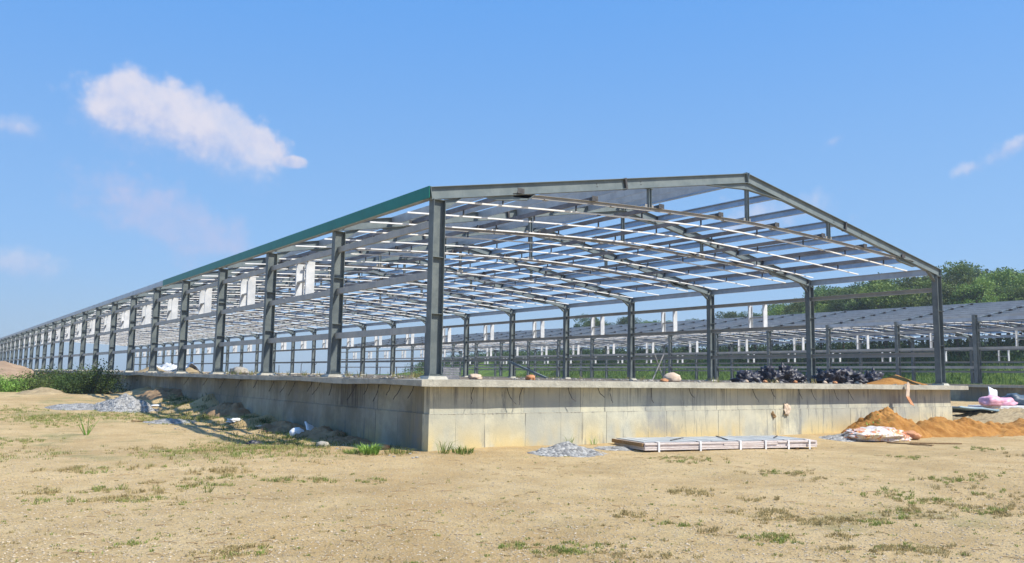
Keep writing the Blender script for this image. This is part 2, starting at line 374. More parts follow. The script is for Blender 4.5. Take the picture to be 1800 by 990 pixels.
# ------------------------------------------------------------------ ground
BW, BAY, NB = 21.48, 5.5, 26            # building width, bay, number of bays
def gz(x, y):
    z = -1.70
    left = 1-sst(-1.0, 6.0, x)
    z += left*(.52*sst(3, 30, y))
    z += .55*sst(20, 28, x)*sst(-4, 6, y)
    z += .05*sst(60, 90, y)+.09*sst(-2.6, -.5, y)*(1-sst(1, 3, y))
    # bank of spoil thrown against the long wall
    if -4 < x < .5 and -1 < y < 80:
        a = sst(4.5, 13, y)*.42*(1-sst(16, 34, y)*.65)+.14*sst(1, 4, y)
        w = max(0, 1-abs(x+.3)/(1.5+.6*nz(y*.4, 3)))
        lump = .65+.8*nz(y*.75, 5.5)+.35*nz(y*2.1, x*1.5, 2)
        z += max(0, a*(w**.8)*max(.12, lump))
    if x < 40 and y < 80:
        z += .035*fbm(x*.35, y*.35)+.012*nz(x*2, y*2)
        rough = max(sst(22, 24, x)*sst(-1, 2, y), sst(-5, -1.5, x)*sst(3, 9, y)*(1-sst(0, 1, x)))
        z += rough*.07*fbm(x*1.3, y*1.3, 4)
    return z
def axis(fine0, fine1, step, lo, hi):
    a = []; x = fine0
    while x <= fine1: a.append(x); x += step
    s = step; x = fine0
    pre = []
    while x > lo: s *= 1.25; x -= s; pre.append(x)
    s = step; x = a[-1]
    while x < hi: s *= 1.25; x += s; a.append(x)
    return pre[::-1]+a
def build_ground():
    xs = axis(-12, 34, .2, -3000, 3000); ys = axis(-16.5, 42, .22, -400, 4000)
    nx = len(xs); V = [(x, y, gz(x, y)) for y in ys for x in xs]
    Fc = [(j*nx+i, j*nx+i+1, (j+1)*nx+i+1, (j+1)*nx+i) for j in range(len(ys)-1) for i in range(nx-1)]
    me = bpy.data.meshes.new('ground'); me.from_pydata(V, [], Fc); me.materials.append(M['ground'])
    me.polygons.foreach_set('use_smooth', [True]*len(Fc))
    o = put('ground', me); tag(o, kind='structure')
build_ground()
def G(px, py):
    """ground point seen at a photograph pixel"""
    d = pray(px, py); z = -1.7; P = None
    for _ in range(25):
        t = (z-CZ)/d.z; P = Vector((CX+d.x*t, CY+d.y*t, z)); z = .5*z+.5*gz(P.x, P.y)
    return P
def AT(px, py, Y):
    d = pray(px, py); t = (Y-CY)/d.y; return Vector((CX+d.x*t, Y, CZ+d.z*t))
def AX(px, py, X):
    d = pray(px, py); t = (X-CX)/d.x; return Vector((X, CY+d.y*t, CZ+d.z*t))

def build_haze():
    mb = MB(); mb.box(-90, 330, -60, 420, -2.9, 26)
    m = bpy.data.materials.new('haze'); m.use_nodes = True; n = m.node_tree.nodes; n.remove(n['Principled BSDF'])
    v = n.new('ShaderNodeVolumePrincipled'); v.inputs['Color'].default_value = (.82, .9, 1, 1); v.inputs['Density'].default_value = .0006; v.inputs['Anisotropy'].default_value = .2
    m.node_tree.links.new(v.outputs[0], n['Material Output'].inputs['Volume'])
    m.cycles.homogeneous_volume = True
    tag(mb.obj('haze', m), kind='stuff')
build_haze()
def hill_z(x, y):
    z = -.9+4.4*sst(69, 86, x)+1.8*sst(86, 140, x)
    z = -.9+(z+.9)*(1-.8*sst(125, 165, y))*(.3+.7*sst(-40, 0, y))
    return z+.25*fbm(x*.12, y*.12)
def build_hill():
    xs = [67+i*1.3 for i in range(75)]; ys = [-30+i*2.2 for i in range(100)]; nx = len(xs)
    V = [(x, y, hill_z(x, y) if i and i < nx-1 and 0 < j < len(ys)-1 else -3) for j, y in enumerate(ys) for i, x in enumerate(xs)]
    Fc = [(j*nx+i, j*nx+i+1, (j+1)*nx+i+1, (j+1)*nx+i) for j in range(len(ys)-1) for i in range(nx-1)]
    me = bpy.data.meshes.new('hillside'); me.from_pydata(V, [], Fc); me.materials.append(M['hill']); me.polygons.foreach_set('use_smooth', [True]*len(Fc))
    tag(put('hillside', me), kind='structure')
build_hill()

# ------------------------------------------------------------------ concrete platforms
def slab_edge(mb, pts, z0, z1, out):
    pass
def platform(x0, x1, y0, y1, label, front=True):
    """x0..y1 are the wall planes"""
    root = put('concrete_platform', None, None, (x0, y0, -1.7)); tag(root, label, 'foundation')
    L = Vector((x0, y0, -1.7))
    def part(name, mb, mats, smooth=False):
        o = mb.obj(name, mats, root, smooth); o.location = -L; return o
    # lower wall, 3 cm proud; upper wall
    for nm, zz0, zz1, e in (('lower_wall', -2.6, -.84, .03), ('upper_wall', -.84, -.242, 0)):
        mb = MB()
        t = .25
        mb.box(x0-e, x1+e, y0-e, y0+t, zz0, zz1); part(nm, mb, M['conc'])
        mb = MB(); mb.box(x0-e, x1+e, y1-t, y1+e, zz0, zz1); part(nm, mb, M['conc'])
        mb = MB(); mb.box(x0-e, x0+t, y0+t, y1-t, zz0, zz1); part(nm, mb, M['conc_side_shaded'])
        mb = MB(); mb.box(x1-t, x1+e, y0+t, y1-t, zz0, zz1); part(nm, mb, M['conc_side_shaded'])
    # slab with a slightly wavy, broken edge
    sx0, sx1, sy0, sy1 = x0-.4, x1+.65, y0-.34, y1+.4
    mb = MB(); ring = []
    def walk(a, b):
        a = Vector(a); b = Vector(b); n = max(2, int((b-a).length/.35)); 
        for i in range(n): ring.append(a+(b-a)*i/n)
    walk((sx0, sy0, 0), (sx1, sy0, 0)); walk((sx1, sy0, 0), (sx1, sy1, 0)); walk((sx1, sy1, 0), (sx0, sy1, 0)); walk((sx0, sy1, 0), (sx0, sy0, 0))
    cxm, cym = (sx0+sx1)/2, (sy0+sy1)/2
    n = len(ring); k = len(mb.v)
    for p in ring:
        w = .05*nz(p.x*.5, p.y*.5, 1)+.014*nz(p.x*2.7, p.y*2.7, 7)
        ww = .045*nz(p.x*.35, p.y*.35, 11)+.018*nz(p.x*3.1, p.y*3.1, 3)
        ox = w if p.x in (sx0, sx1) else 0; oy = w if p.y in (sy0, sy1) else 0
        ixx = .05 if p.x <= sx0 else (-.05 if p.x >= sx1 else 0); iyy = .05 if p.y <= sy0 else (-.05 if p.y >= sy1 else 0)
        mb.v += [(p.x+ox+ixx*.5, p.y+oy+iyy*.5, -.088+ww*.15), (p.x+ox, p.y+oy, -.105+ww*.15), (p.x+ox, p.y+oy, -.228+ww*.9), (p.x+ox+ixx*6, p.y+oy+iyy*6, -.238+ww*.2)]
    for i in range(n):
        j = (i+1) % n
        for q in range(3):
            mb.f.append((k+i*4+q, k+i*4+q+1, k+j*4+q+1, k+j*4+q)); mb.mi.append(0)
    mb.f.append(tuple(k+i*4 for i in range(n))); mb.mi.append(0)
    mb.f.append(tuple(k+i*4+3 for i in range(n))[::-1]); mb.mi.append(0)
    part('floor_slab', mb, M['slab'])
    return root, part
PX0, PX1, PY0, PY1 = -.27, 21.45, -.35, NB*BAY+.4
plat, ppart = platform(PX0, PX1, PY0, PY1, 'long raised concrete platform with stained formwork walls under the near steel frame')
# mortar squeezed out along the ledge
def ridge(n, f):
    mb = MB(); k = 0
    for i in range(n):
        u = i/(n-1); a = abs(nz(i*.21, 2, 1))*.9+abs(nz(i*.73, 5, 3))*.7; a = max(0, a-.12)
        dp = .002+.016*a; hi = .004+.020*a; lo_ = .008+.028*a*abs(nz(i*.4, 9))*3
        for (o, z) in ((-.004, hi), (dp, hi*.6), (dp, -lo_*.5), (-.004, -lo_)): mb.v.append(f(u, o, -.84+z))
        if i:
            for q in range(3): mb.f.append((k-4+q, k-3+q, k+1+q, k+q)); mb.mi.append(0)
        k += 4
    return mb
ppart('mortar_ridge', ridge(900, lambda u, o, z: (PX0-.03+(PX1-PX0)*u, PY0-.03-o, z)), M['slab'])
ppart('mortar_ridge', ridge(900, lambda u, o, z: (PX0-.03-o, PY0+45*u, z)), M['conc_side_shaded'])

# bent tie wires hanging under the slab
def wire(p, out, seed):
    r = random.Random(seed); pts = []; a = r.uniform(-.5, .5); l = r.uniform(.22, .42)
    q = Vector(p)
    for i in range(6):
        t = i/5
        s_ = math.sin(t*r.uniform(2, 4))*.05
        pts.append(Vector((q.x+out[0]*(.02+.16*t), q.y+out[1]*(.02+.16*t), q.z-l*t))+Vector((out[1], out[0], 0))*(a*l*t+s_))
    mb = MB(); mb.tube(pts, .009, 5); ppart('tie_wire', mb, M['dark'])
for i, px in enumerate([832, 890, 918, 998, 1050, 1072, 1145, 1210, 1322, 1355, 1403, 1425, 1465, 1490]):
    p = AT(px, 690, PY0); wire((p.x, PY0, -.245), (0, -1), i)
for i, y in enumerate([.35, .95, 1.5, 2.1, 2.7, 3.4, 4.9, 5.7, 6.3, 7.6, 8.3, 9.4, 11, 12.7, 14.6, 16.8, 19.5]):
    wire((PX0, y, -.245), (-1, 0), 50+i)
# ------------------------------------------------------------------ steel building kit
ZE, ZR = 4.24, 6.23                      # rafter top at eave and ridge
XO = -.2                                 # rafter end beyond the column line
SL = (ZR-ZE)/(BW/2-XO); SN = math.atan(SL)
RD = .285                                 # rafter depth
def ztop(x): return ZE+(min(x, BW-x)-XO)*SL
def zch(x):
    t = abs(2*x/BW-1)/.8; return 4.71-.34*t**1.5
def m_column(h=None, stiff=True):
    h = h or ztop(0)-RD-.02
    mb = MB(); mb.ibeam((0, 0, 0), (0, 0, h), .22, .31, (1, 0, 0))
    for z in (.02, 1.37, 2.65, h-.01):
        for s in (-1, 1): mb.box(-.142, .142, s*.006 if s > 0 else -.09, .09 if s > 0 else -.006, z-.006, z+.006)
    return mb
def m_base():
    mb = MB(); mb.box(-.2, .2, -.15, .15, -.018, 0.0)
    for a in (-.16, .16):
        for b in (-.11, .11): mb.tube([(a, b, -.02), (a, b, .05)], .012, 6)
    return mb
def m_rafter(first=False, blocks=False):
    """one half, from the eave at x=0 side to the ridge; local y is along the building"""
    mb = MB(); hx = BW/2
    p0 = Vector((XO, 0, ztop(XO)-RD/2/math.cos(SN))); p1 = Vector((hx-.012, 0, ztop(hx-.012)-RD/2/math.cos(SN)))
    up = Vector((-math.sin(SN), 0, math.cos(SN)))
    mb.ibeam(p0, p1, .15, RD, up, .011, .008)
    d = (p1-p0).normalized()
    # end plates, splice
    mb.beam(p0-d*.012, p0, .16, RD+.02, up); mb.beam(p1-d*.014, p1-d*.002, .17, RD+.06, up)
    s = p0+d*6.05
    mb.beam(s-d*.03, s+d*.03, .155, RD+.03, up, mi=1)
    if first:
        for q in (5.05, 6.65):
            for e in (-.03, .04):
                c = p0+d*q+up*e; mb.beam(c+Vector((-.015, -.006, 0)), c+Vector((.015, -.006, 0)), .01, .025, up, mi=1)
    # ridge haunch
    q0 = p1-d*1.75; b = -RD/2
    def lo(p, dz=0): return p+up*(b)+Vector((0, 0, -dz))
    A, B_, C_ = lo(q0, .002), lo(p1-d*.016, .002), lo(p1-d*.016, .20)
    for (y0, y1) in ((-.004, .004),):
        mb.hexa([A+Vector((0, y0, 0)), B_+Vector((0, y0, 0)), B_+Vector((0, y1, 0)), A+Vector((0, y1, 0)), A+Vector((0, y0, .001)), B_+Vector((0, y0, .001)), B_+Vector((0, y1, .001)), A+Vector((0, y1, .001))])
        mb.poly([A+Vector((0, y0, 0)), C_+Vector((0, y0, 0)), B_+Vector((0, y0, 0))]); mb.poly([A+Vector((0, y1, 0)), B_+Vector((0, y1, 0)), C_+Vector((0, y1, 0))])
    mb.beam(A, C_, .14, .01, (0, 0, 1), ov=-.006)
    # knee haunch inside the column
    k0 = Vector((.16, 0, ztop(.16)-RD-.02)); k1 = Vector((.62, 0, ztop(.62)-RD-.012)); k2 = Vector((.16, 0, k0.z-.24))
    for y in (-.004, .004): mb.poly([k0+Vector((0, y, 0)), k1+Vector((0, y, 0)), k2+Vector((0, y, 0))])
    mb.beam(k2, k1, .12, .01)
    # truss connection gusset about two metres in
    g0 = Vector((1.25, 0, ztop(1.25)-RD-.012)); g1 = Vector((2.7, 0, ztop(2.7)-RD-.012)); g2 = Vector((2.5, 0, g1.z-.17)); g3 = Vector((1.55, 0, g0.z-.03))
    for y in (-.004, .004): mb.poly([g0+Vector((0, y, 0)), g1+Vector((0, y, 0)), g2+Vector((0, y, 0)), g3+Vector((0, y, 0))])
    mb.beam(g3, g2, .12, .01); mb.beam((2.52, 0, g2.z), (2.72, 0, g1.z), .12, .01)
    # purlin cleats
    for i in range(8):
        x = .12+i*1.49
        if x > hx: break
        c = Vector((x, 0, ztop(x)-.11))
        if blocks: mb.beam(c+Vector((.06, -.19, 0))+up*.06, c+Vector((.06, .19, 0))+up*.06, .3, .13, up, mi=1)
        mb.beam(c+Vector((.035, .005 if first else -.1, 0)), c+Vector((.035, .1, 0)), .012, .17, up, mi=1)
    return mb
def m_chord():
    mb = MB(); n = 20; x0, x1 = 2.1, BW-1.55
    pts = [Vector((x0+(x1-x0)*i/n, 0, zch(x0+(x1-x0)*i/n))) for i in range(n+1)]
    for a, b in zip(pts, pts[1:]):
        mb.beam(a, b, .1, .008, ov=.045); mb.beam(a, b, .008, .09, ou=0)
    for x in LP:
        mb.box(x-.1, x+.1, -.11, -.1, zch(x)+.04, zch(x)+.17, 1); mb.box(x-.006, x+.006, -.1, .12, zch(x)+.04, zch(x)+.16, 1)
    for x in PO: mb.box(x-.16, x+.16, -.006, .006, zch(x)-.04, zch(x)+.14)
    for k in range(8):
        x = x0+1+k*2.2; mb.box(x-.07, x+.07, -.055, .055, zch(x)-.055, zch(x)-.03)
    return mb
PO = (.31*BW, .5*BW, .69*BW)
LP = [.105*BW, .215*BW, .327*BW, .44*BW, .56*BW, .67*BW, .78*BW, .89*BW]
def m_post(x):
    mb = MB(); z1 = ztop(x)-RD-.03-(.2 if abs(x-BW/2) < .1 else 0)
    mb.ibeam((x, 0, zch(x)+.05), (x, 0, z1), .1, .1, (1, 0, 0), .008, .007)
    mb.box(x-.11, x+.11, -.06, .06, z1, z1+.012); return mb
def m_batten(r):
    mb = MB(); x0 = .35+r.uniform(0, .5); x1 = BW-.75-r.uniform(0, .5); n = 16; dz = -.125+r.uniform(-.02, .02)
    if r.random() < .12: x0 += r.uniform(1.5, 4)
    w = r.uniform(-.02, .02)
    pts = [Vector((x0+(x1-x0)*i/n, w*math.sin(i*.7), zch(x0+(x1-x0)*i/n)+dz)) for i in range(n+1)]
    for a, b in zip(pts, pts[1:]): mb.beam(a, b, .055, .036)
    for x in LP:
        if x0 < x < x1: mb.box(x-.015, x+.015, -.02, .02, zch(x)+dz+.017, zch(x)+.04, 1)
    for k in range(1, 4):
        x = x0+(x1-x0)*k/4; mb.box(x-.1, x+.02, -.03, .03, zch(x)+dz-.028, zch(x)+dz-.016, 1)
    return mb
def m_window(z0, z1):
    """pair of white channel studs with a short rail between; origin on the wall line"""
    out = []
    for s in (-1, 1):
        mb = MB(); out.append(mb)
        y = s*.43
        mb.beam((.14, y, z0), (.14, y, z1), .004, .27, (1, 0, 0))
        for e in (-1, 1):
            mb.beam((.14+e*.135, y-s*.026, z0), (.14+e*.135, y-s*.026, z1), .05, .004, (1, 0, 0))
            mb.beam((.14+e*.125, y-s*.051, z0), (.14+e*.125, y-s*.051, z1), .003, .018, (1, 0, 0))
    zm = z0+(z1-z0)*.44
    mb = MB(); mb.beam((.12, -.425, zm), (.12, .425, zm), .1, .05, (0, 0, 1)); out.append(mb)
    return out

def building(X0, Y0, nb, label, first_girt_gap, far_detail=True, win_far=(2.28, 3.45), tall_col=None, fascia_green=True, cat='steel frame', j0=0):
    root = put('steel_building', None, None, (X0, Y0, 0)); tag(root, label, cat)
    r = random.Random(3+int(X0))
    col = m_column().mesh('column', M['colsteel'])
    bpm = m_base().mesh('base_plate', M['colsteel'])
    raf = m_rafter(False, not fascia_green).mesh('rafter', [M['primer'], M['dark']]); raf0 = m_rafter(True, not fascia_green).mesh('rafter', [M['primer'], M['dark']])
    ch = m_chord().mesh('ceiling_chord', [M['chord'], M['dark']])
    po = [m_post(x).mesh('king_post', M['primer']) for x in PO]
    for i in range(nb+1):
        y = i*BAY
        for sx in (0, 1):
            oc = put('column', col, root, (BW if sx else 0, y, 0), (0, 0, math.pi*sx))
            put('base_plate', bpm, oc)
            put('rafter', raf if i else raf0, root, (BW if sx else 0, y, 0), None, (-1 if sx else 1, 1, 1))
        put('ceiling_chord', ch, root, (0, y, 0))
        for k, x in enumerate(PO): put('king_post', po[k], root, (0, y, 0))
    L = nb*BAY
    up = Vector((-math.sin(SN), 0, math.cos(SN)))
    for side in (0, 1):
        for i in range(1, 8):
            x = .12+i*1.49
            if x > BW/2: break
            if side: xx, u = BW-x, Vector((math.sin(SN), 0, math.cos(SN)))
            else: xx, u = x, up
            mb = MB(); z = ztop(xx)-.115
            # laid bay by bay with slightly different pieces
            for b in range(nb):
                gp = .06 if fascia_green else .2
                a = b*BAY+gp; e = (b+1)*BAY-gp; dz = r.uniform(-.004, .004)
                if b == 0: a = .05
                mb.cbeam((xx, a, z+dz), (xx, e, z-dz), .06, .23, u, side=-1 if side else 1)
            mb.obj('purlin', M['galv'], root)
    # eave struts
    for side, x in ((0, -.09), (1, BW+.12)):
        mb = MB(); mb.cbeam((x, .02, ztop(.0)-.12), (x, L-.02, ztop(.0)-.12), .07, .24, (0, 0, 1), side=1 if side == 0 else -1)
        mb.obj('eave_strut', M['galv'], root)
    # ceiling purlins on the chords
    for x in LP:
        mb = MB()
        for b in range(nb):
            dz = r.uniform(-.006, .006)
            mb.cbeam((x, b*BAY-.05 if b else -.1, zch(x)+.11+dz), (x, (b+1)*BAY-.07, zch(x)+.11+dz), .05, .12, (0, 0, 1), side=1)
        mb.obj('ceiling_purlin', M['lowpurl'], root)
    for i in range(nb):
        for k in range(3):
            me = m_batten(r); o = me.obj('ceiling_batten', [M['batten'], M['dark']], root); o.location = (0, i*BAY+(.12+.345*k)*BAY+r.uniform(-.12, .12), 0)
    # girts
    for side, x in ((0, -.02), (1, BW+.02)):
        zs = (3.45, 2.28, 1.04)
        if side: zs = (win_far[1], win_far[0], 1.04)
        for q, z in enumerate(zs):
            mb = MB()
            for b in range(nb):
                if q == 1 and b < first_girt_gap and side: continue
                mb.cbeam((x, b*BAY+.01, z), (x, (b+1)*BAY-.01, z), .07, .16, (0, 0, 1), side=1 if side == 0 else -1)
            mb.obj('wall_girt', M['girt'], root)
        w3 = m_window(zs[1]+.075, zs[0]-.075); w3 = [w3[0].mesh('stud', M['white']), w3[1].mesh('stud', M['white']), w3[2].mesh('cross_rail', M['girt'])]
        for b in range(1, nb):
            if side == 0 and b == nb-1: continue
            wf = put('window_frame', None, root, (x if side == 0 else x+.14, (b+.5)*BAY, 0), None, (1 if side == 0 else -1, 1, 1))
            for q_, nm_ in enumerate(('stud', 'stud', 'cross_rail')): put(nm_, w3[q_], wf)
    if fascia_green:
        mb = MB(); g1 = 4.6*BAY
        mb.box(-.26, -.245, -.06, g1, ZE-.26, ZE+.012); mb.box(-.2448, -.19, -.06, g1, ZE-.004, ZE+.008)
        mb.obj('green_fascia', M['green'], root)
        mb = MB()
        for b in range(5, nb): mb.box(-.258, -.247, (b*BAY-2.2 if b == 5 else b*BAY+.03), (b+1)*BAY-.03, ZE-.22, ZE+.0)
        mb.obj('grey_fascia', M['galv'], root)
        mb = MB(); y = .1
        while y < g1:
            mb.box(-.24, -.10, y, y+.035, ZE-.275, ZE-.262); y += .075
        mb.obj('perforated_soffit', M['girt'], root)
    if tall_col is not None:
        m_column(4.45).obj('column', M['colsteel'], root).location = (-.24, tall_col, 0)
    return root
b1 = building(0, 0, NB, 'near long grey steel portal frame with open roof and green eave fascia', 1)
# concrete pads under the columns
pad = MB(); random.seed(5)
def pad_mesh(seed):
    r = random.Random(seed); mb = MB(); a = .25+r.uniform(-.03, .05); b = .22+r.uniform(-.03, .04); c = .06
    mb.hexa([(-a, -b, -.13), (a, -b, -.13), (a, b, -.13), (-a, b, -.13), (-a+c, -b+c*r.random(), -.02), (a-c, -b+c, -.02), (a-c*r.random(), b-c, -.02), (-a+c, b-c, -.02)]); return mb.mesh('column_pad', M['pad'])
pads = [pad_mesh(i) for i in range(4)]
for i in range(NB+1):
    for x in (0, BW):
        put('column_pad', pads[(i*2+(x > 0)) % 4], plat, (x-PX0, i*BAY-PY0, 1.7))
# second building
B2X, B2N = 47.0, 21
plat2, pp2 = platform(B2X-.27, B2X+BW-.03, -.35, B2N*BAY+.4, 'far concrete platform standing in shade behind the pink sacks')
b2 = building(B2X, 0, B2N, 'far steel portal frame with bare purlin roof below the wooded hillside', 0, win_far=(1.9, 3.0), tall_col=2*BAY, fascia_green=False)

# ------------------------------------------------------------------ loose earth, gravel
def mound(name, c, rx, ry, h, mat, seed, label, cat, group=None, rot=0, sharp=1.2, rough=.12, n=44, m=26, peaks=None, kind=None, base=None, freq=2.2):
    """heap of loose material on the ground"""
    mb = MB(); base = base or gz
    cr, sr = math.cos(rot), math.sin(rot)
    def H(u, v, x, y):
        d = math.sqrt(u*u+v*v); hh = max(0, 1-d)**sharp
        if peaks:
            hh = 0
            for (a, b, w, k) in peaks:
                dd = math.sqrt(((u-a)/w)**2+((v-b)/w)**2); hh = max(hh, k*max(0, 1-dd)**sharp)
        e = sst(1.0, .75, d) if False else max(0, min(1, (1-d)*5))
        return h*(hh+rough*(fbm(x*freq+seed, y*freq, seed)*.8+.25*nz(x*freq*3.3, y*freq*3.3, seed))*e)
    k0 = []
    for j in range(m+1):
        ring = []
        for i in range(n):
            t = 2*math.pi*i/n; rr = (j/m)*(1+.13*nz(math.cos(t)*1.5+seed, math.sin(t)*1.5))
            u, v = rr*math.cos(t), rr*math.sin(t); x = c[0]+cr*u*rx-sr*v*ry; y = c[1]+sr*u*rx+cr*v*ry
            z = base(x, y)+H(u/(1+.0), v, x, y)+h*.05*rough*4*nz(x*9, y*9, seed)*min(1, (1-j/m)*6)-.02 if j < m else base(x, y)-.06
            ring.append(len(mb.v)); mb.v.append((x-c[0], y-c[1], z))
        k0.append(ring)
    for j in range(m):
        for i in range(n):
            a, b = k0[j], k0[j+1]; mb.f.append((a[i], b[i], b[(i+1) % n], a[(i+1) % n])); mb.mi.append(0)
    o = mb.obj(name, mat, None, True); o.location = (c[0], c[1], 0)
    return tag(o, label, cat, group, kind)
slabz = lambda x, y: -.09
p = G(215, 722); mound('gravel_pile', (p.x+.2, p.y+.6), 1.15, 1.5, .60, M['gravel'], 1, 'pointed grey gravel heap beside the weeds on the left', 'gravel pile', sharp=.9, rough=.26, n=70, m=40)
p = G(140, 716); mound('gravel_pile', (p.x, p.y), 1.2, 1.4, .17, M['gravel'], 2, 'low spread of grey gravel left of the pointed heap', 'gravel pile', sharp=.7, rough=.3)
p = G(300, 742); mound('gravel_pile', (p.x, p.y), .9, .7, .09, M['gravel'], 3, 'thin grey gravel patch in front of the pointed heap', 'gravel pile', sharp=.6, rough=.4)
p = G(75, 693); mound('dirt_mound', (p.x, p.y), 1.2, 1.2, .36, M['straw'], 4, 'small round brown earth heap in front of the shrubs', 'dirt mound', rough=.2, sharp=.8)
p = G(25, 678); mound('dirt_mound', (p.x-.3, p.y+6), 3.6, 5.5, 1.75, M['pinkearth'], 5, 'large pale red earth mound behind the leftmost weeds', 'dirt mound', sharp=.55, rough=.06, freq=.8)
for i, (px, y0, rx, h, lab) in enumerate([(285, 690, 1.2, .35, 'brown earth lump at the wall just right of the shrubs'), (400, 722, .9, .4, 'dark earth lump at the long wall above the rubbish'), (500, 748, .8, .42, 'brown earth lump at the shaded wall left of the white boards'),
                                      (560, 765, .75, .5, 'brown earth lump at the shaded wall behind the white boards'), (610, 783, .6, .3, 'low earth lump nearest the corner of the shaded wall')]):
    q = AX(px, y0, -.75); mound('dirt_mound', (-.75, q.y), rx*.85, rx*1.7, h*.45, M['earth'], 20+i, lab, 'dirt mound', 'earth lumps along the shaded wall', rough=.7, sharp=.7, n=60, m=34)
p = G(1010, 800); mound('gravel_pile', (p.x, p.y+.2), 1.1, .62, .25, M['gravel'], 6, 'small grey gravel heap in front of the lit concrete wall', 'gravel pile', rot=-.1, sharp=1.15, rough=.3)
p = G(1100, 792); mound('gravel_pile', (p.x, p.y+.3), .8, .4, .06, M['gravel'], 7, 'thin scatter of gravel by the left end of the panel stack', 'gravel pile', sharp=.6, rough=.4)
p = G(1500, 772); mound('gravel_pile', (p.x+.1, p.y), 1.5, .75, .16, M['gravel'], 8, 'flat grey gravel spread under the printed plastic sheet', 'gravel pile', sharp=.6, rough=.35)
mound('dirt_mound', (15.6, -1.35), 1.85, 1.1, .88, M['orange'], 9, 'steep bright orange earth heap against the lit wall', 'dirt mound', rough=.22, sharp=.85, freq=2.9, n=80, m=44)
mound('dirt_mound', (20.2, -1.7), 3.4, 1.5, .84, M['orange'], 10, 'long orange earth ridge running right from the wall end', 'dirt mound', rough=.2, sharp=.8, freq=2.2, peaks=[(-.5, .1, .6, .72), (-.15, 0, .6, .62), (.3, -.1, .7, .38)], n=90, m=50)
mound('dirt_mound', (25.5, -2.3), 4.5, 1.4, .42, M['orange'], 11, 'low orange earth spread at the right edge', 'dirt mound', rough=.5, sharp=.6, freq=2.4, n=60)
q = AT(1735, 712, 4.0)
mound('dirt_mound', (27.4, 3.6), 3.3, 1.6, .85, M['straw'], 12, 'straw coloured rubble heap just beyond the platform end', 'dirt mound', rough=.14, sharp=.9, peaks=[(-.2, 0, .8, 1.0)])
mound('dirt_mound', (29.5, .6), 6.5, 1.5, .34, M['straw'], 13, 'rough brown earth strip in front of the white panels', 'dirt mound', rough=.5, sharp=.6, freq=1.8, n=60)
a = AT(1575, 676, 1.4); mound('dirt_mound', (a.x, 1.4), 1.9, .9, .40, M['orange'], 14, 'orange sand heap lying on the platform edge', 'dirt mound', rough=.08, base=slabz)
a = AX(345, 655, 1.5); 
for i, (px, X, rx, h, mt, lab) in enumerate([(268, 1.0, 1.6, .42, 'straw', 'grey brown earth heap on the platform at its far left part'), (318, 1.4, 1.2, .33, 'grey_rock', 'low grey rubble heap on the platform beside the white sheeting'), (332, .5, .7, .30, 'straw', 'small earth heap at the foot of a left side column')]):
    a = AX(px, 655, X); mound('dirt_mound', (X, a.y), .9, rx, h, M[mt], 30+i, lab, 'dirt mound', rough=.15, base=slabz)

# ------------------------------------------------------------------ sacks, sheets, boards
def blob(name, loc, size, mat, seed, label, cat, group=None, rot=(0, 0, 0), sub=3, amp=.22, freq=2.2, flat=True, crease=0):
    import bmesh
    bm = bmesh.new(); bmesh.ops.create_icosphere(bm, subdivisions=sub, radius=1)
    for v in bm.verts:
        c = v.co.copy(); d = 1+amp*fbm(c.x*freq+seed*3.1, c.y*freq, c.z*freq)
        if crease: d += crease*(abs(nz(c.x*3+seed, c.y*3, c.z*3))-.25)
        v.co = Vector((math.copysign(abs(c.x)**.92, c.x)*size[0], math.copysign(abs(c.y)**.92, c.y)*size[1], c.z*size[2]))*d
        if flat and v.co.z < -size[2]*.55: v.co.z = -size[2]*.55
    me = bpy.data.meshes.new(name); bm.to_mesh(me); bm.free(); me.materials.append(mat); me.polygons.foreach_set('use_smooth', [True]*len(me.polygons))
    o = put(name, me, None, (loc[0], loc[1], loc[2]+size[2]*.55), rot); return tag(o, label, cat, group)
def sheet(name, loc, w, l, mat, seed, label, cat, rotz=0, tilt=(0, 0), amp=.05, group=None, th=.02, n=14, fold=0):
    mb = MB(); k = []
    for side in (0, 1):
        for j in range(n+1):
            for i in range(n+1):
                u, v = i/n-.5, j/n-.5
                ex = 1+.12*nz(v*4+seed, seed); ey = 1+.12*nz(u*4, seed+9)
                z = amp*fbm(u*3+seed, v*3, seed)+fold*math.exp(-(u*6)**2)
                mb.v.append((u*w*ex, v*l*ey, z+(0 if side else -th)))
    s_ = (n+1)**2
    for j in range(n):
        for i in range(n):
            a = j*(n+1)+i; mb.f.append((a+s_, a+1+s_, a+n+2+s_, a+n+1+s_)); mb.f.append((a, a+n+1, a+n+2, a+1)); mb.mi += [0, 0]
    for i in range(n):
        for (a, b) in ((i, i+1), (n*(n+1)+i+1, n*(n+1)+i), ((i+1)*(n+1), i*(n+1)), (i*(n+1)+n, (i+1)*(n+1)+n)):
            mb.f.append((a, b, b+s_, a+s_)); mb.mi.append(0)
    o = mb.obj(name, mat, None, True); o.location = loc; o.rotation_euler = (tilt[0], tilt[1], rotz)
    return tag(o, label, cat, group)

